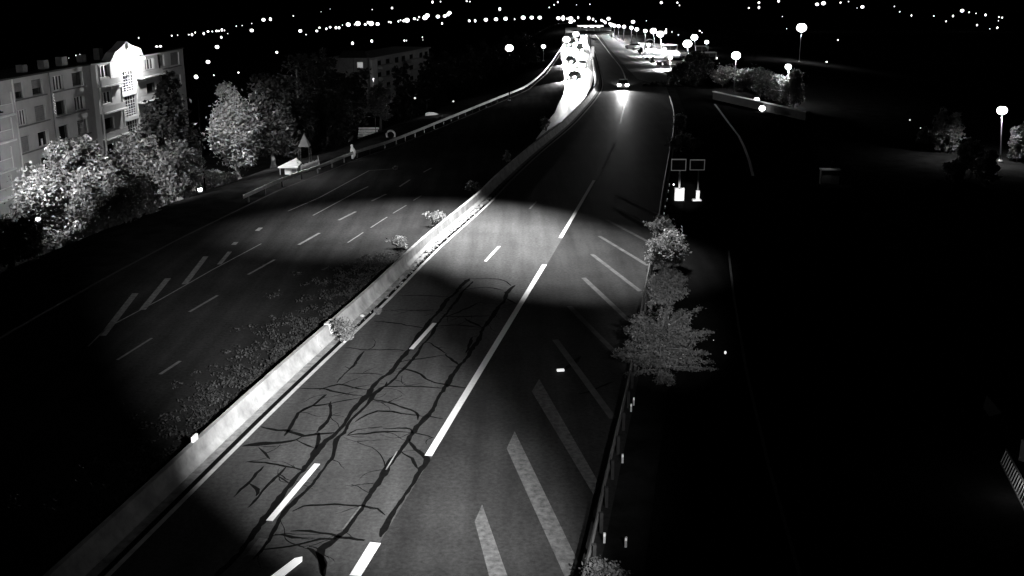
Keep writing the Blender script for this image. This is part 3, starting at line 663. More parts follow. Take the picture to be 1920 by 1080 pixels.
rowR = [(1104, 34, 3.2), (1112, 36, 2), (1117, 40, 1.6), (1128, 38, 2.4), (1132, 40, 3.2), (1135, 42, 2.6), (1141, 35, 3.8), (1143, 44, 2.6), (1187, 41, 4), (1249, 55, 2), (1248, 60, 2.6), (1260, 60, 1.6), (1272, 66, 2), (1312, 58, 3), (1316, 61, 1.4), (1212, 39, 1.3)]
for x, y, r in rowR: street_lamp('small lamp in the cluster beyond the avenue and the car park', x, y, Y=330, rpx=r * .9, group='small lamps beyond the avenue')
scat = [(937, 17, 3), (875, 2, 2), (881, 3, 1.2), (811, 4, 1.8), (826, 3, 2), (735, 15, 2), (698, 18, 1.1), (619, 17, 1.1), (602, 22, 1), (550, 30, 1.3), (494, 37, 3.6), (507, 36, 2.6), (829, 44, 2.2), (661, 81, 3), (697, 77, 2.4), (758, 76, 2), (762, 76, 1.4), (792, 70, 1.4), (793, 75, 1.3), (519, 98, 3.2),
        (354, 65, 1.8), (360, 65, 2.2), (366, 61, 1.4), (382, 63, 2), (390, 59, 2.8), (398, 59, 2.6), (406, 58, 2), (410, 58, 2.4), (416, 56, 2.8), (421, 57, 1.2), (427, 63, 1.6), (415, 70, 3.2), (407, 88, 4), (472, 57, 3.6), (472, 44, 1.2), (443, 49, 1.3), (454, 48, 1), (390, 116, 4), (370, 145, 1.8), (447, 136, 2.2), (401, 141, 1),
        (16, 136, 3.4), (85, 122, 1.6), (143, 104, 2.4), (150, 103, 2.2), (187, 94, 2.6), (294, 89, 3), (301, 87, 3), (322, 67, 1.5), (333, 66, 1.2), (129, 109, 1), (167, 112, 1.2), (260, 71, 1.3),
        (1030, 14, 1.8), (1039, 9, 1.4), (1046, 4, 2), (1081, 9, 1.4), (1106, 8, 1.4), (1240, 5, 3), (1270, 5, 2), (1274, 10, 2), (1404, 15, 2.2), (1423, 5, 2.6), (1423, 14, 2.4), (1460, 2, 3.2), (1532, 8, 3.4), (1544, 6, 4.2), (1576, 5, 1.6), (1591, 3, 2),
        (1617, 13, 3.4), (1607, 15, 1.1), (1677, 12, 1.8), (1687, 22, 1.5), (1709, 29, 1.7), (1751, 30, 2), (1774, 40, 2.2), (1787, 30, 1.8), (1804, 20, 3.6), (1817, 23, 2), (1830, 25, 2), (1848, 28, 2), (1873, 32, 2), (1879, 33, 2.8), (1872, 39, 1.4), (1832, 47, 1.8), (1856, 54, 1.1), (1870, 52, 2.2), (1571, 75, 1.8), (1550, 116, 2), (1467, 31, 1.2), (1475, 54, 1.2), (1344, 109, 1.6)]
for x, y, r in scat:
    Y = 480 if y < 35 else (300 if y < 80 else 190)
    if x < 350 and y > 60: Y = 330
    street_lamp('lone distant lamp scattered in the dark hills and streets of the valley', x, y, Y=Y, rpx=r * .95, group='scattered distant lamps', pole=.05)
for x, y, rr in [(850, 190, 2.6), (778, 184, 2.4), (683, 183, 1.8), (1706, 225, 2.2), (1726, 240, 2), (1750, 252, 4), (1360, 661, 2.2), (1338, 638, 1.2)]:
    street_lamp('dim glowing bulb low among the dark plants', x, y, base=(x, y + 9), rpx=rr, group='dim bulbs among the dark plants', m='dimbulb', pole=.02)

# added, mostly unseen lamps that light the left trees, silvery tree and facade
for i, (px, py, Y, pw, aim, cn) in enumerate([(-50, 205, 71, 56000, (190, 340, 84), 64), (120, 330, 96, 700, None, 0), (368, 150, 87, 30000, (455, 265, 98), 58), (200, 300, 98, 500, None, 0), (-150, 150, 72, 8000, (180, 165, 125), 44)]):
    h = D(px, py, Y); b = on(h.x, h.y)
    t = thing('street_lamp', ['street lamp just outside the left edge lighting the balconies', 'street lamp behind the left trees, in front of the wall', 'street lamp behind the black conifer lighting the silvery tree', 'street lamp hidden by crowns below the stair tower', 'tall floodlight mast outside the left edge turned to the facade'][i], 'street lamp', b)
    MB().tube([b, h], [.06, .04], 8).build('pole', M['black'], t); MB().ball(h + Vector((0, 0, .25)), .16).build('lantern', M['farbulb'], t)
    if aim: spot('lamp_light', h - Vector((0, 0, .1)), D(*aim), pw, cn, .7, .1)
    else: lamp('lamp_light', h - Vector((0, 0, .1)), pw, .1, t)

# ------------------------------------------------------------------ apartment block
VPX = 1080
th = math.atan((VPX - 960) / F_PX * cp)
fd = Vector((math.sin(th), math.cos(th), 0)); fn = Vector((math.cos(th), -math.sin(th), 0))
O = D(33, 190, 100); O = Vector((O.x, O.y, 0))
def FZ(px, py, off=0.0):
    d = ray(px, py); o = O + fn * off; t = (o - CAM).dot(fn) / d.dot(fn); p = CAM + d * t
    return (p - O).dot(fd), p.z
def FP(u, z, off=0.0): v = O + fd * u + fn * off; return Vector((v.x, v.y, z))
z_roof = FZ(0, 152)[1]
u0 = FZ(-150, 200)[0]; u1 = FZ(345, 120)[0]
gb = on(O.x, O.y).z - .3
block = thing('apartment_block', 'long rendered apartment block with a floodlit gabled stair tower at far left', 'building', FP(0, gb))
TH = 5.0
def wall_grid(name, ua, ub, za, zb, holes, off, m, parent, depth=.28):
    """wall face with real openings and reveals"""
    us = sorted(set([ua, ub] + [h[0] for h in holes] + [h[1] for h in holes])); zs = sorted(set([za, zb] + [h[2] for h in holes] + [h[3] for h in holes]))
    mb = MB()
    for a, b in zip(us, us[1:]):
        for c, d in zip(zs, zs[1:]):
            mu, mz = (a + b) / 2, (c + d) / 2
            if any(h[0] < mu < h[1] and h[2] < mz < h[3] for h in holes): continue
            mb.quad(FP(a, c, off), FP(b, c, off), FP(b, d, off), FP(a, d, off))
    for a, b, c, d in holes:
        for (p, q) in (((a, c), (a, d)), ((a, d), (b, d)), ((b, d), (b, c)), ((b, c), (a, c))):
            mb.quad(FP(*p, off), FP(*q, off), FP(*q, off - depth), FP(*p, off - depth))
    return mb.build(name, m, parent)
def bar_(mb, ua, ub, za, zb, o0, o1):
    P = [FP(u, z, o) for o in (o0, o1) for u, z in ((ua, za), (ub, za), (ub, zb), (ua, zb))]
    mb.add(P, [(3, 2, 1, 0), (4, 5, 6, 7), (0, 1, 5, 4), (1, 2, 6, 5), (2, 3, 7, 6), (3, 0, 4, 7)]); return mb
def window(h, off, kind, parent):
    a, b, c, d = h; o = off - .2; fr = 'frame' if kind in ('open', 'mull') else 'dframe'
    mb = MB(); f = .09
    bar_(mb, a, b, c, c + f, o - .04, o + .02); bar_(mb, a, b, d - f, d, o - .04, o + .02); bar_(mb, a, a + f * 1.5, c + f, d - f, o - .04, o + .02); bar_(mb, b - f * 1.5, b, c + f, d - f, o - .04, o + .02)
    if kind == 'mull':
        for q in (.36, .66): bar_(mb, a + (b - a) * q - .1, a + (b - a) * q + .1, c + f, d - f, o - .03, o + .03)
    if kind == 'open': bar_(mb, a + (b - a) * .5 - .1, a + (b - a) * .5 + .1, c + f, c + (d - c) * .5, o - .03, o + .03)
    w = mb.build('window', M[fr], parent)
    MB().quad(FP(a, c, o - .05), FP(b, c, o - .05), FP(b, d, o - .05), FP(a, d, o - .05)).build('pane', M['glass'], w)
    if kind in ('shut', 'half'):
        zz = c + (d - c) * (.0 if kind == 'shut' else .45)
        mb = MB(); n = 7
        for i in range(n):
            za = zz + (d - f - zz) * i / n; zb = zz + (d - f - zz) * (i + 1) / n; bar_(mb, a + f, b - f, za, zb - .02, o + .03, o + .06)
        mb.build('shutter', M['shutter'], w)
cols = [(27, 43), (60, 80), (101, 120), (137, 156)]
cu = []
for a, b in cols: cu.append((FZ(a, 165)[0], FZ(b, 160)[0]))
wt = FZ(110, 141)[1]; wb = FZ(110, 170)[1]; fl = (wt - FZ(116, 187)[1] + FZ(116, 187)[1] - FZ(121, 234)[1]) / 2
kinds = [['half', 'half', 'mull', 'dark'], ['mull', 'shut', 'dark', 'mull'], ['shut', 'open', 'dark', 'shut'], ['shut', 'dark', 'shut', 'half'], ['dark'] * 4, ['shut'] * 4]
tow0 = FZ(178, 140)[0]; tow1 = FZ(299, 120)[0]
holes = []
for r in range(6):
    if wb - r * fl < gb + .5: break
    for k, (a, b) in enumerate(cu): holes.append((a, b, wb - r * fl, wt - r * fl, kinds[r][k]))
wall_grid('wall', u0, tow0, gb, z_roof, [h[:4] for h in holes], 0, M['wall'], block)
for h in holes: window(h[:4], 0, h[4], block)
mb = MB()
for r in range(6):
    z = wb - r * fl
    if z < gb + .5: break
    for a, b in ((cu[0][0] - .3, cu[1][1] + .5), (cu[2][0] - .3, cu[3][1] + .5)):
        MBs = bar_(MB(), a, b, z - .13, z - .02, 0.003, .14); MBs.build('sill', M['ledge'], block)
# right wing
rw = [(FZ(300, 100)[0], FZ(307, 100)[0], FZ(303, 124)[1], FZ(303, 103)[1], 'dark'), (FZ(319, 98)[0], FZ(335, 98)[0], FZ(327, 122)[1], FZ(327, 98)[1], 'shut')]
rw2 = [(a, b, c - 2.9, d - 2.9, 'dark' if k == 'dark' else 'half') for a, b, c, d, k in rw] + [(a, b, c - 5.8, d - 5.8, 'shut') for a, b, c, d, k in rw]
wall_grid('wall', tow1, u1, gb, z_roof, [h[:4] for h in rw + rw2], 0, M['wall'], block)
for h in rw + rw2: window(h[:4], 0, h[4], block)
bar_(MB(), FZ(300, 100)[0] - .3, FZ(337, 98)[0], FZ(327, 124)[1] - .1, FZ(327, 124)[1], .003, .12).build('sill', M['ledge'], block)
# rest of the shell: ends, back, roof with a thin verge
mb = MB(); mb.quad(FP(u1, gb), FP(u1, gb, -TH), FP(u1, z_roof, -TH), FP(u1, z_roof)); mb.quad(FP(u0, gb, -TH), FP(u0, gb), FP(u0, z_roof), FP(u0, z_roof, -TH))
mb.quad(FP(u0, gb, -TH), FP(u0, z_roof, -TH), FP(u1, z_roof, -TH), FP(u1, gb, -TH)); mb.build('wall', M['wall'], block)
rf = bar_(MB(), u0 - .2, u1 + .1, z_roof + .004, z_roof + .16, .18, -TH - .2).build('roof', M['roof'], block)
for (a, b, yt, yb) in [(27, 38, 122, 140), (67, 78, 113, 130), (101, 113, 107, 122), (172, 181, 91, 108), (141, 149, 103, 112), (222, 236, 80, 95), (252, 262, 84, 92)]:
    if a > 200: continue
    ua, zt = FZ(a, yt, -2); ub, zb = FZ(b, yb, -2)
    bar_(MB(), ua, ub, z_roof + .165, max(zt, z_roof + .7), -1.2, -1.9).build('chimney', M['ledge'], rf)
# downpipes
uu = FZ(91, 150)[0]; MB().tube([FP(uu, z_roof, .08), FP(uu, gb, .08)], .06, 6).build('downpipe', M['ledge'], block)
uu = FZ(29, 215)[0]; MB().tube([FP(uu, z_roof, .08), FP(uu, gb, .08)], .07, 6).build('downpipe', M['wallw'], block)
# string of fairy lights
uu = FZ(93, 150)[0]; za = FZ(94, 177)[1]; zb = FZ(97, 214)[1]; mb = MB()
for i in range(13): mb.ball(FP(uu + random.uniform(-.15, .15), za + (zb - za) * i / 12, .2), .045, 1, 5, 4)
fl_ = mb.build('light_string', M['fairy'], None); tag(fl_, 'string of tiny lights hanging down the middle of the apartment wall', 'light string')
# balconies at the left end
for r in range(5):
    y_ = [212, 260, 314, 367, 425][r]; ub, z = FZ(24, y_, .9); ua = u0 + .4; ub2 = ub
    t = bar_(MB(), ua, ub2, z - .14, z, .004, 1.3).build('balcony', M['wallw'], block)
    bar_(MB(), ua, ub2, z + .004, z + .85, .89, .95).build('parapet', M['wall'], t)
    bar_(MB(), ua, ub2, z + .86, z + .90, .86, .98).build('handrail', M['wallw'], t)
    bar_(MB(), ub2 + .01, ub2 + .12, z - .14, z + 1.9, .86, .97).build('post', M['wallw'], t)
    bar_(MB(), ub2 - 3.2, ub2 - .3, z + .1, z + 1.7, .012, .05).build('door', M['dframe'], t)
uq, zq = FZ(2, 215, 4.5)
c = FP(uq, zq, 4.5); lf = thing('hanging_lamp', 'lamp on a long wall bracket before the leftmost balconies', 'lamp', c); MB().tube([FP(uq, zq + .3, .01), c + Vector((0, 0, .3))], .03, 6).build('bracket', M['black'], lf)
MB().box(c + Vector((0, 0, .2)), (.3, .3, .1)).build('hood', M['black'], lf); lamp('lamp_light', c, 420, .1, lf)  # added lamp to brighten the balcony edges
# stair tower
TO = .55
tz = FZ(206, 117, TO)[1]
tu0 = FZ(180, 140, TO)[0]; tu1 = FZ(297, 120, TO)[0]
def R4(a, b, yt, yb, cx=None):
    m_ = (a + b) / 2; return (FZ(a, (yt + yb) / 2, TO)[0], FZ(b, (yt + yb) / 2, TO)[0], FZ(m_, yb, TO)[1], FZ(m_, yt, TO)[1])
wL = R4(184, 205, 122, 146); wR = R4(271, 289, 110, 131); st = R4(227, 251, 133, 172)
fl2 = (FZ(239, 133, TO)[1] - FZ(243, 180, TO)[1])
th_ = []
for r in range(4):
    th_.append((wL[0], wL[1], wL[2] - r * fl2, wL[3] - r * fl2, ['mull', 'mull', 'dark', 'dark'][r])); th_.append((wR[0], wR[1], wR[2] - r * fl2, wR[3] - r * fl2, ['mull', 'dark', 'dark', 'dark'][r]))
sth = [(st[0], st[1], st[2] - r * fl2, st[3] - r * fl2) for r in range(4)]
wall_grid('tower_wall', tu0, tu1, gb, tz, [h[:4] for h in th_] + sth, TO, M['wall'], block)
for h in th_: window(h[:4], TO, h[4], block)
for u in (tu0, tu1): MB().quad(FP(u, gb, 0), FP(u, gb, TO), FP(u, tz, TO), FP(u, tz, 0)).build('tower_wall', M['wall'], block)
for a, b, c, d in sth:
    mb = MB(); o = TO - .12; nC = 5
    for i in range(nC + 1): q = a + (b - a) * i / nC; bar_(mb, q - .035, q + .035, c, d, o, o + .05)
    H_ = d - c
    for fz in (0, .12, .235, .35, .49, .62, .80, 1): z = c + H_ * fz; bar_(mb, a, b, z - (.045 if fz < .4 else .02), z + (.045 if fz < .4 else .02), o + .005, o + .055)
    w = mb.build('stair_window', M['wallw'], block)
    MB().quad(FP(a, c, o - .06), FP(b, c, o - .06), FP(b, d, o - .06), FP(a, d, o - .06)).build('pane', M['glass'], w)
# white stair bay surround, spandrels, gable
bw0 = FZ(206, 140, TO)[0]; bw1 = FZ(271, 130, TO)[0]
for r in range(4):
    zt_ = sth[r][2]; bar_(MB(), st[0] - .25, st[1] + .25, zt_ - .42, zt_ - .03, TO + .004, TO + .12).build('spandrel', M['wallw'], block)
for a in (st[0] - .32, st[1] + .12): bar_(MB(), a, a + .2, gb, tz, TO + .003, TO + .16).build('mullion', M['wallw'], block)
zc = FZ(239, 160, TO)[1]
for a, b in ((bw0, st[0] - .34), (st[1] + .34, bw1)): bar_(MB(), a, b, zc, tz, TO + .004, TO + .10).build('white_panel', M['wallw'], block)
bar_(MB(), st[0] - .1, st[1] + .1, st[3] + .02, tz, TO + .004, TO + .10).build('white_panel', M['wallw'], block)
gpx = [(206, 117), (216, 98), (226, 90), (237, 77), (246, 84), (264, 91), (270, 106)]
G2 = [FZ(x, y, TO + .1) for x, y in gpx]
mb = MB(); mb.loft([FP(u, max(z, tz + .003), TO + .12) for u, z in G2], [FP(u, max(z, tz + .003), -.4) for u, z in G2]); mb.build('gable', M['wallw'], block)
bar_(MB(), tu0 - .2, tu1 + .2, tz + .003, tz + .13, TO + .3, .19).build('cornice', M['wallw'], block)
for r in range(4):
    z = wL[2] - r * fl2 - .75
    for a, b in ((tu0, st[0] - .5), (st[1] + .5, tu1)):
        s_ = bar_(MB(), a, b, z - .14, z, TO + .004, TO + .82).build('balcony', M['wallw'], block)
        bar_(MB(), a, b, z + .004, z + .62, TO + .42, TO + .48).build('parapet', M['wall'], s_)
MB().tube([FP(tu0, tz, TO + .3), FP(tu0, gb, TO + .3)], .10, 8).build('downpipe', M['wallw'], block)
c = FP((bw0 + bw1) / 2, tz + .4, TO + 2.0)
lf = thing('wall_floodlight', 'floodlight bracketed out in front of the white gable', 'floodlight', c)
MB().tube([c + Vector((0, 0, 0)), FP((bw0 + bw1) / 2, tz + .4, TO + .13)], .03, 6).build('bracket', M['pole'], lf); MB().ball(c + Vector((0, 0, -.18)), .13, .8).build('lens', M['bulb'], lf)
lamp('lamp_light', c + fn * .3 + Vector((0, 0, -.4)), 3200, .1, lf)

# ------------------------------------------------------------------ second, dim block
def dimblock():
    Y = 236; a = D(688, 112, Y); b_ = D(804, 93, Y + 40); d = (Vector((b_.x, b_.y, 0)) - Vector((a.x, a.y, 0))); L = d.length; d.normalize(); n = Vector((d.y, -d.x, 0))
    gz = terrain(a.x, a.y) - 1; zr = a.z
    t = thing('apartment_block', 'dim low apartment block half hidden by trees in the middle distance', 'building', (a.x, a.y, gz))
    A0 = Vector((a.x, a.y, 0))
    def P(u, z, o=0): v = A0 + d * u + n * o; return Vector((v.x, v.y, z))
    def bx(name, ua, ub, za, zb, oa, ob, m, par=t):
        Q = [P(u, z, o) for o in (oa, ob) for u, z in ((ua, za), (ub, za), (ub, zb), (ua, zb))]
        return MB().add(Q, [(3, 2, 1, 0), (4, 5, 6, 7), (0, 1, 5, 4), (1, 2, 6, 5), (2, 3, 7, 6), (3, 0, 4, 7)]).build(name, m, par)
    bx('wall', 0, L, gz, zr, 0, -9, M['wall']); bx('roof', -.4, L + .3, zr + .003, zr + .3, .5, -9.4, M['wall'])
    s = L / 10
    bx('stair_tower', s * .3, s * 1.1, gz, zr - .1, .004, .6, M['wallw'])
    for fl_i in range(4):
        z = zr - 1.0 - fl_i * 2.6
        if fl_i < 3:
            bx('balcony', s * 1.5, s * 3.6, z - 1.5, z - .7, .004, 1.1, M['wall']); bx('balcony', s * 6, s * 7.6, z - 1.5, z - .7, .004, 1.1, M['wall'])
        for k in (1.4, 2.7, 4.1, 5.2, 6.5, 8.2, 9.2):
            w = bx('window', s * k, s * (k + .55), z - 1.0, z + .4, .004, .05, M['dframe']); bx('pane', s * k + .1, s * (k + .55) - .1, z - .9, z + .3, .052, .06, M['glass'], w)
    h = D(700, 150, Y - 12); lamp('lamp_light', (h.x, h.y, h.z), 260, .2, None)
    lp = thing('street_lamp', 'street lamp hidden in the trees before the dim block', 'street lamp', on(h.x, h.y)); MB().tube([on(h.x, h.y), h], .06, 6).build('pole', M['pole'], lp); MB().ball(h + Vector((0, 0, .3)), .12).build('lantern', M['dimbulb'], lp)
    # a lit window of the house beyond
    c = D(675, 122, Y - 4); hs = thing('house', 'small dark house with one glowing window left of the dim block', 'house', on(c.x, c.y)); z0 = on(c.x, c.y).z
    MB().box((c.x - 1.5, c.y + 2.2, (z0 + c.z + 1.5) / 2), (6, 4, c.z + 1.5 - z0)).build('wall', M['ledge'], hs)
    mb = MB(); x0, x1, y0, y1, zz = c.x - 4.7, c.x + 1.7, c.y, c.y + 4.4, c.z + 1.51
    mb.add([(x0, y0, zz), (x1, y0, zz), (x1, y1, zz), (x0, y1, zz), (x0 + 1, (y0 + y1) / 2, zz + 1.4), (x1 - 1, (y0 + y1) / 2, zz + 1.4)], [(3, 2, 1, 0), (0, 1, 5, 4), (1, 2, 5), (2, 3, 4, 5), (3, 0, 4)]); mb.build('roof', M['roof'], hs)
    w = MB().box((c.x, c.y + .17, c.z), (1.3, .04, 1.3)).build('window', M['frame'], hs); MB().box((c.x, c.y + .13, c.z), (1.1, .03, 1.1)).build('pane', mat('lit_pane', .8, emit=.28), w)
dimblock()

# ------------------------------------------------------------------ hut, steps, statue beside the left verge
def hut():
    b = G(543, 338, -.5); Y = b.y; s = px_m(b)
    t = thing('hut', 'little hut with a bright white sloping roof beside the motorway verge', 'hut', b)
    e0 = D(521, 313, Y); e1 = D(558, 313, Y); r1 = D(565, 304, Y + 2.2); r0 = D(555, 296, Y + 2.4)
    mb = MB(); q = [e0, e1, r1, r0]; mb.loft([v - Vector((0, 0, .1)) for v in q], q); mb.build('roof', M['wallw'], t)
    ze = e0.z - .12; w = e1.x - e0.x
    MB().box((e0.x + w * .62, Y + .9, (b.z + ze) / 2), (w * .62, 1.2, ze - b.z)).build('wall', M['wall'], t)
    MB().box((e0.x + w * .45, Y + .27, b.z + (ze - b.z) * .62), (.5, .05, .45)).build('window', M['frame'], t)
    MB().box((e0.x + w * .78, Y + .27, b.z + (ze - b.z) * .45), (.38, .05, (ze - b.z) * .85)).build('door', M['dframe'], t)
    for x in (e0.x + .15, e1.x - .1): MB().tube([(x, Y + .1, b.z), (x, Y + .1, ze)], .035, 6).build('post', M['pole'], t)
    # board fence to the right of the hut
    f0 = G(566, 333, -.3); f1 = G(598, 322, -.3); ft = thing('board_fence', 'short plank fence running from the hut to the lamp pole', 'fence', f0)
    n = 14
    for i in range(n):
        p = f0.lerp(f1, i / (n - 1)); MB().box((p.x, p.y, p.z + .55), (.11, .03, 1.1 + .08 * math.sin(i * 2.3))).build('plank', M['shutter'], ft)
    a = G(600, 322, -.3); top = D(596, 292, a.y); pt = thing('lean_pole', 'slender pale pole leaning at the end of the plank fence', 'pole', a); MB().tube([a, top], [.12, .02], 6).build('shaft', M['pole'], pt)
    # pointed tent roof behind
    c = D(570, 262, Y + 5); cb = on(c.x, c.y); tt = thing('garden_tent', 'grey pointed garden tent behind the hut', 'tent', cb); w = 10 * px_m(c)
    base = [(c.x - w, c.y - w, c.z - .2 - 8 * px_m(c)), (c.x + w, c.y - w, c.z - .2 - 8 * px_m(c)), (c.x + w, c.y + w, c.z - .2 - 8 * px_m(c)), (c.x - w, c.y + w, c.z - .2 - 8 * px_m(c))]
    ap = D(570, 250, Y + 5); MB().add(base + [ap], [(0, 1, 4), (1, 2, 4), (2, 3, 4), (3, 0, 4)]).build('canopy', M['ledge'], tt)
    for q in base: MB().tube([(q[0], q[1], cb.z), q], .03, 5).build('leg', M['dark'], tt)
    hl = D(545, 290, Y - 1.2); hl2 = D(556, 334, Y - .4)
    lp = thing('street_lamp', 'small lamp standing at the corner of the white roofed hut', 'street lamp', G(556, 340, -.5)); MB().tube([G(556, 340, -.5), hl2], .03, 6).build('pole', M['pole'], lp); MB().ball(hl2, .09).build('lantern', M['farbulb'], lp)
    lamp('lamp_light', hl2 + Vector((0, -.2, .1)), 14, .08, lp)
    lamp('lamp_light', hl + Vector((0, -1.5, 2.4)), 1500, .1, lp)
hut()
shrub('arched pale climbing plant over the dark gap behind the hut roof', 548, 300, 34, 44, 'leaf', 1500, .08, 121, -.5)
# steps with lamp
def steps():
    b = G(686, 262, -1.6); t = thing('steps', 'pale stone steps glowing under a lamp left of the spindly tree', 'steps', b); s = px_m(b)
    for i in range(5): MB().box((b.x + .04 * i, b.y + i * .45, b.z + .12 + i * .24), ((30 + i * 2) * s, .45, .20)).build('step', M['stone'], t)
    h = Vector((b.x + .3, b.y - .2, b.z + 2.6)); lp = thing('street_lamp', 'lamp standing over the pale stone steps', 'street lamp', (h.x + .9, h.y, b.z)); MB().tube([(h.x + .9, h.y, b.z), (h.x + .9, h.y, h.z), h + Vector((0, 0, .12))], .04, 6).build('pole', M['dark'], lp)
    MB().box(h + Vector((0, 0, .08)), (.3, .2, .08)).build('lantern', M['dark'], lp); lamp('lamp_light', h - Vector((0, 0, .05)), 30, .08, lp)
steps()
b = G(661, 298, 0); t = thing('statue', 'small pale wrapped figure like post standing on the verge', 'post', b)
mb = MB(); s = px_m(b); pts = [b, b + Vector((.1, 0, 7 * s)), b + Vector((.05, 0, 16 * s)), b + Vector((-.02, 0, 24 * s))]; mb.tube(pts, [2 * s, 4.5 * s, 5 * s, 1.6 * s], 10); mb.build('body', M['wallw'], t, True)
MB().ball(pts[-1] + Vector((0, 0, .05)), 2.8 * s, 1, 8, 6).build('cap', M['wallw'], t)
lamp('lamp_light', b + Vector((.9, -1.1, 1.6)), 22, .05, t)
b = G(812, 220, -.5); s = px_m(b); t = thing('parked_boat', 'small white upturned boat beside the verge', 'boat', b); mb = MB()
k = 10; L = 14 * s
rings = [[b + Vector((x * L, math.sin(a) * .5 * w, .1 + math.cos(a) * .5 * w)) for a in [math.pi * j / 7 - math.pi / 2 for j in range(8)]] for x, w in ((-1, .9), (-.6, 1.1), (0, 1.1), (.6, .8), (1, .15))]
for a_, c_ in zip(rings, rings[1:]): mb.loft(a_, c_)
mb.build('hull', M['wallw'], t); lamp('lamp_light', b + Vector((.4, -2, 2.2)), 120, .1, t)
b = G(733, 262, -.3); s = px_m(b); t = thing('wheel_planter', 'dim upright tyre ring standing beside the spindly tree', 'planter', b)
MB().tube([b + Vector((math.cos(a) * 8 * s, 0, 9 * s + math.sin(a) * 8 * s)) for a in [2 * math.pi * j / 16 for j in range(17)]], 2 * s, 6).build('tyre', M['wall'], t)

# ------------------------------------------------------------------ right side pieces
w0 = G(1338, 186); w1 = G(1512, 226); L = (w1 - w0).length; rz = math.atan2(w1.y - w0.y, w1.x - w0.x); c = (w0 + w1) / 2
t = thing('retaining_wall', 'long dark retaining wall with a pale coping below the hedge', 'wall', (c.x, c.y, 0))
MB().box((c.x, c.y, .5), (L, .3, 1.0), rz).build('wall', M['roof'], t); MB().box((c.x, c.y, 1.06), (L + .2, .42, .1), rz).build('coping', M['stone'], t)
# small cabinet right of the sign boards
b = G(1554, 345); s = px_m(b); t = thing('roadside_cabinet', 'dim pale roadside cabinet standing alone in the dark right of the sign boards', 'cabinet', b)
Wc, Hc = 34 * s, 27 * s
MB().box((b.x, b.y, Hc / 2), (Wc, .5, Hc)).build('body', M['ledge'], t); MB().box((b.x, b.y - .05, Hc + .05), (Wc + .1, .7, .1)).build('lid', M['wall'], t)
MB().box((b.x - Wc * .2, b.y - .26, Hc * .45), (Wc * .5, .02, Hc * .7)).build('door', M['shutter'], t)
MB().box((b.x, b.y - .62, Hc + .75), (.2, .1, .06)).build('lamp_hood', M['dark'], t); MB().tube([(b.x, b.y, Hc + .1), (b.x, b.y - .3, Hc + .8), (b.x, b.y - .6, Hc + .78)], .015, 5).build('lamp_arm', M['dark'], t)
spot('cabinet_lamp', (b.x - .3, b.y - .62, Hc + .70), (b.x - .2, b.y - .2, Hc * .5), 5.5, 120, .8, .04)  # lamp, arm and hood added to light the cabinet
# railing at the right edge
A = G(1876, 868); B = G(1938, 990); t = thing('railing', 'pale slatted railing lit at the right edge near the bottom', 'railing', A); n = 20
proto = None; dv = (B - A); s = px_m(A)
for i in range(n):
    p = A.lerp(B, i / (n - 1)); m_ = MB(); ln = Vector((.16, .20, 0))
    H = .38
    H = .5; m_.tube([(0, 0, 0), (.15, 0, H)], .019, 4)
    if proto is None: proto = m_.build('slat', M['wallw']); proto.parent = t; proto.location = p - A
    else: q = proto.copy(); COL.objects.link(q); q.parent = t; q.location = p - A
rz = math.atan2(dv.y, dv.x); c = (A + B) / 2
for z, dx in ((.52, .135), (.02, 0)): MB().box((c.x + dx, c.y, z), (dv.length + .1, .05, .035), rz).build('rail', M['dframe'], t)
c2 = G(1930, 862); o = MB().box((c2.x, c2.y, .4), (.7, .4, .8), .6).build('gate_pier', M['shutter']); tag(o, 'short white pier behind the slatted railing, cut by the right edge', 'pier')
lamp('railing_light', A.lerp(B, .3) + Vector((-.5, -1.4, 1.0)), 22, .05)  # added light without a fixture, brightens the slats
o = poly('paving_patch', [(1850, 742), (1878, 775), (1855, 782), (1843, 765)], M['wall'], .02, None); o.parent = None; tag(o, kind='structure')

# ------------------------------------------------------------------ floodlit car park and far junction
def gsheet(name, pts, z, m):
    mb = MB(); mb.add([tuple(G(x, y)[:2]) + (z,) for x, y in pts], [tuple(range(len(pts)))]); o = mb.build(name, m); return tag(o, kind='structure')
gsheet('car_park', [(1175, 84), (1200, 80), (1262, 84), (1275, 100), (1268, 138), (1230, 132), (1215, 110), (1195, 98)][::-1], .03, M['pave'])
gsheet('side_road', [(1125, 66), (1135, 62), (1190, 96), (1222, 118), (1265, 150), (1240, 162), (1195, 148), (1165, 118), (1140, 88)][::-1], .02, mat('pale_asphalt', .12, .18, .6, .8))
gsheet('junction', [(1060, 52), (1145, 52), (1145, 62), (1060, 62)][::-1], .035, M['pave'])
for i, (x, y, w, h) in enumerate([(1222, 119, 14, 13), (1212, 114, 8, 7), (1236, 128, 14, 12), (1200, 101, 12, 12)]):
    shrub('round dark bush on the kerb between the far road and the bright car park', x, y, w, h, 'leaf2', 900, .12, 130 + i, group='round bushes by the car park')
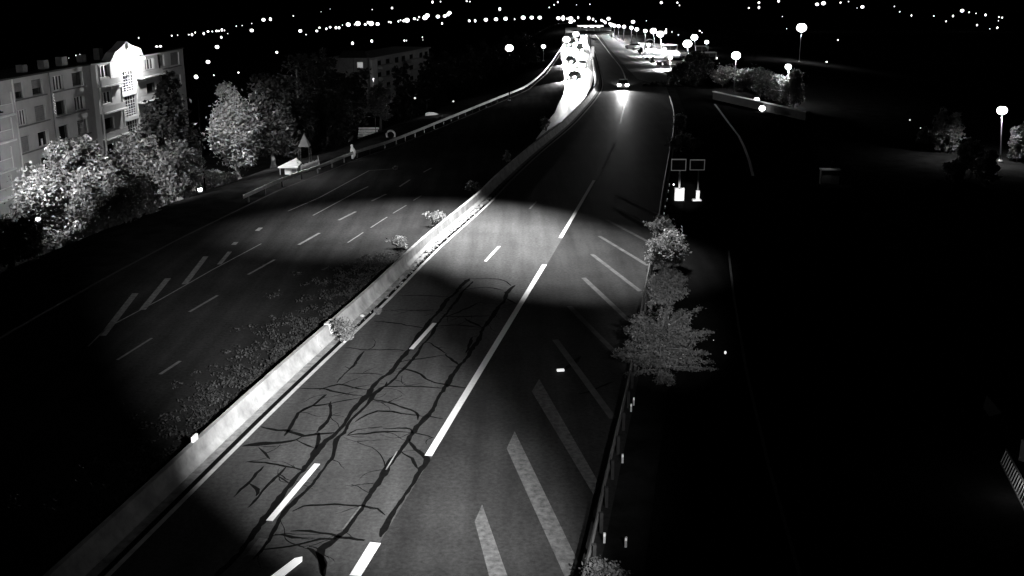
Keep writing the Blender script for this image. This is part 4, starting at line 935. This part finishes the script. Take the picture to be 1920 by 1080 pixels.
# far overpass
a = G(1082, 70); b = G(1150, 70); c = (a + b) / 2
t = thing('overpass', 'low dark overpass crossing the far road', 'bridge', (c.x, c.y, 0)); Wd = b.x - a.x
MB().box((c.x, c.y, 1.15), (Wd, 5, .35)).build('deck', M['ledge'], t)
for sx in (-.5, .5): MB().box((c.x + sx * (Wd - .6), c.y, .5), (.5, 4.6, .95)).build('abutment', M['ledge'], t)
for sy in (-2.45, 2.45): MB().box((c.x, c.y + sy, 1.52), (Wd, .12, .38)).build('parapet', M['dark'], t)
c = G(1112, 58); s = px_m(c); t = thing('fuel_canopy', 'glowing flat canopy beyond the overpass', 'canopy', c)
MB().box((c.x - 1, c.y, 1.6), (48 * s, 6, .35)).build('roof', M['wallw'], t)
for dx in (-18, -6, 6, 18): MB().tube([(c.x - 1 + dx * s, c.y, 0), (c.x - 1 + dx * s, c.y, 1.42)], .12, 6).build('column', M['wallw'], t)
for dx in (-10, 2, 14): MB().box((c.x - 1 + dx * s, c.y - 3.05, 1.55), (6 * s, .08, .5)).build('light_panel', M['farbulb'], t)
lamp('lamp_light', (c.x, c.y - 7, 6), 9000, .3, t)
# structures right of the avenue
c = G(1219, 92); s = px_m(c); t = thing('shelter', 'rounded shelter roof on posts at the left of the car park', 'shelter', c); mb = MB()
k = 8; ar = [(math.cos(math.pi * j / k) * 8 * s, math.sin(math.pi * j / k) * 5 * s + 12 * s) for j in range(k + 1)]
for (x0, z0), (x1, z1) in zip(ar, ar[1:]): mb.loft([(c.x + x0, c.y, z0), (c.x + x1, c.y, z1), (c.x + x1, c.y, z1 + .12), (c.x + x0, c.y, z0 + .12)], [(c.x + x0, c.y + 3, z0), (c.x + x1, c.y + 3, z1), (c.x + x1, c.y + 3, z1 + .12), (c.x + x0, c.y + 3, z0 + .12)])
mb.build('roof', M['wall'], t)
for dx in (-7, 7): MB().box((c.x + dx * s, c.y + 1.5, 6 * s), (.15, .15, 12 * s)).build('post', M['pole'], t)
MB().box((c.x, c.y + 2.8, 4 * s), (14 * s, .1, 7 * s)).build('back_panel', M['dframe'], t)
for i, (px, y, w, h) in enumerate([(1257, 95, 26, 10), (1330, 108, 26, 9), (1316, 96, 24, 9)]):
    c = G(px, y); s = px_m(c); t = thing('market_stall', ['flat roofed stall between the paired floodlights and the black tree', 'low stall with a pale roof edge, nearer of two right of the black tree', 'low stall with a pale roof edge, farther of two right of the black tree'][i], 'stall', c)
    MB().box((c.x, c.y + 1, h * s), (w * s, 2.4, .18)).build('roof', M['wallw'], t)
    for dx in (-.47, 0, .47): MB().box((c.x + dx * w * s, c.y, h * s / 2 - .05), (.12, .12, h * s)).build('post', M['pole'], t)
    MB().box((c.x, c.y + 1.6, h * s * .4), (w * s * .9, .1, h * s * .7)).build('back_panel', M['ledge'], t)

# ------------------------------------------------------------------ vehicles
def car(label, px, py, heading, paint, lights, wd=1.75, L=4.2, parked=False, group=None, van=False):
    b = G(px, py); t = thing('car', label, 'car', (0, 0, 0), group)
    hw = wd / 2; top = 1.95 if van else 1.42
    # body: side profile lofted with tumblehome
    side = [(-L / 2, .35), (-L / 2, .82), (-L / 2 + .25, .90), (L / 2 - 1.15, .92), (L / 2 - .15, .74), (L / 2, .62), (L / 2, .33), (L / 2 - .5, .22), (-L / 2 + .5, .22)]
    def ring(x, k=1): return [(x, y * k if abs(y) > L / 2 - .3 else y, z) for y, z in side]
    mb = MB(); xsr = [(-hw, .955), (-hw + .08, 1), (hw - .08, 1), (hw, .955)]
    for (xa, ka), (xb, kb) in zip(xsr, xsr[1:]): mb.loft(ring(xa, ka), ring(xb, kb), True)
    mb.build('body', paint, t)
    cab = [(-L / 2 + (.15 if van else .45), .905), (-L / 2 + (.3 if van else .95), top), (L / 2 - (1.5 if van else 2.0), top), (L / 2 - 1.2, .925)]
    mb = MB(); mb.loft([(-hw + .10, y, z) if z < 1 else (-hw + .26, y, z) for y, z in cab], [(hw - .10, y, z) if z < 1 else (hw - .26, y, z) for y, z in cab]); mb.build('cabin', M['glass'], t)
    mb = MB(); mb.loft([(-hw + .25, y, top + .003) for y, z in cab[1:3]] + [(-hw + .25, cab[2][0], top + .05), (-hw + .25, cab[1][0], top + .05)], [(hw - .25, y, top + .003) for y, z in cab[1:3]] + [(hw - .25, cab[2][0], top + .05), (hw - .25, cab[1][0], top + .05)]); mb.build('roof', paint, t)
    for x in (-hw + .08, hw - .08):
        for y in (-L / 2 + .78, L / 2 - .8):
            w = MB().tube([(x - .11, y, .31), (x + .11, y, .31)], .31, 14).build('wheel', M['tyre'], t); MB().tube([(x - .118, y, .31), (x + .118, y, .31)], .18, 10).build('rim', M['steel'], w)
    hm = M['head'] if lights in ('front',) else M['frame']; tm = M['head'] if lights == 'rear' else M['shutter']
    for x in (-hw + .27, hw - .27):
        MB().ball((x, L / 2 - .03, .64), .15 if lights != 'front' else .27, .7, 8, 6).build('headlight', hm, t); MB().box((x, -L / 2 - .005, .72), (.5 if lights == 'rear' else .26, .04, .3 if lights == 'rear' else .16)).build('tail_light', tm, t)
    MB().box((0, L / 2 + .01, .42), (.5, .02, .11)).build('number_plate', M['white'], t)
    for ch in list(t.children_recursive): pass
    t.location = (b.x, b.y, .012); t.rotation_euler = (0, 0, heading)
    if lights == 'front':
        f = Vector((-math.sin(heading), math.cos(heading), 0))
        t.children[1].data.materials[0] = M['shutter']  # paler cabin colour in place of headlight glare over dark glass
        for s_ in (-.6, .6):
            h = b + f * (L / 2 + .3) + Vector((f.y, -f.x, 0)) * s_ + Vector((0, 0, .7))
            spot('headlight_beam', h, h + f * 14 + Vector((0, 0, -1.5)), 90000, 14, 1, .12); spot('headlight_beam', h, h + f * 5 + Vector((0, 0, -2.6)), 420000, 60, 1, .12)
    if lights == 'rear':
        f = Vector((math.sin(heading), -math.cos(heading), 0)); h = b + f * (L / 2 + .5) + Vector((0, 0, .8))
        spot('headlight_beam', h, h + f * 6 + Vector((0, 0, -1.2)), 9000, 120, .9, .12); spot('headlight_beam', h, h + f * 14 + Vector((0, 0, -1.5)), 12000, 11, 1, .12)
        h2 = b - f * (L / 2 + .3) + Vector((0, 0, .7)); spot('headlight_beam', h2, h2 - f * 5 + Vector((0, 0, -2.2)), 22000, 56, .9, .1)
    return t
tb = math.pi     # heading towards the camera
car('car with blazing headlights leading the oncoming queue, nearest on the bend', 1076, 150, tb - .28, M['carw'], 'front')
car('oncoming car with blazing headlights second in the queue, in the outer lane', 1090, 128, tb - .12, M['carw'], 'front')
car('oncoming car with headlights close behind on the left lane of the queue', 1069, 120, tb - .22, M['carw'], 'front')
car('oncoming van with headlights in the middle of the queue', 1087, 98, tb - .10, M['carw'], 'front', van=True)
car('oncoming car with headlights at the glowing bend below the far lamps', 1064, 88, tb - .15, M['carw'], 'front')
car('oncoming car with headlights far back, beside the end of the barrier', 1084, 78, tb, M['carw'], 'front')
car('farthest oncoming car whose headlights glow under the junction lamps', 1087, 66, tb, M['carw'], 'front')
car('lone car with glowing lamps driving along the right hand carriageway', 1168, 166, -.10, M['carw'], 'rear')
for i, (px, y, hd) in enumerate([(1187, 92, .5), (1262, 122, 1.0)]):
    car(['pale car parked at the left end of the bright car park', 'pale car parked second from the left by the kerb bushes', 'pale car parked under the paired floodlights', 'pale car parked between the floodlights and the black tree', 'pale car parked nearest the black tree'][i], px, y, hd, M['carw'], 'off')
street_lamp('tall lamp lost in the glare over the oncoming queue', 1081, 100, base=(1101, 130), rpx=5, power=42000, m='bulb', cone=120, arm=True)  # added to wash the queue's car bodies in light
street_lamp('lamp over the tail of the oncoming queue, below the overpass', 1080, 64, base=(1096, 92), rpx=6, power=42000, m='bulb', cone=120, arm=True)
street_lamp('lamp on the outer side of the bend beside the tail of the queue', 1062, 74, base=(1054, 96), rpx=7, power=30000, m='bulb', cone=120, arm=True)
street_lamp('lamp standing in the middle of the bright car park', 1246, 92, base=(1246, 118), rpx=3.6, power=30000, m='bulb', cone=160)  # added to brighten the car park ground
street_lamp('lamp at the near corner of the bright car park, next to the black tree', 1257, 108, base=(1258, 132), rpx=4.2, power=30000, m='bulb', cone=160)  # also added for the car park's brightness
street_lamp('lamp at the left kerb of the car park, above the round bushes', 1216, 84, base=(1216, 106), rpx=3.6, power=20000, m='bulb', cone=160)
# traffic island with white post
b = G(1111, 112); t = thing('island_post', 'tall white marker standing on the island between the carriageways', 'marker', b); s = px_m(b)
MB().box((b.x, b.y, 12 * s), (5 * s, .3, 24 * s)).build('panel', mat('lit_marker', .9, emit=.8), t); MB().box((b.x, b.y, .06), (8 * s, .6, .12)).build('foot', M['stone'], t)  # panel given its own glow instead of being lit
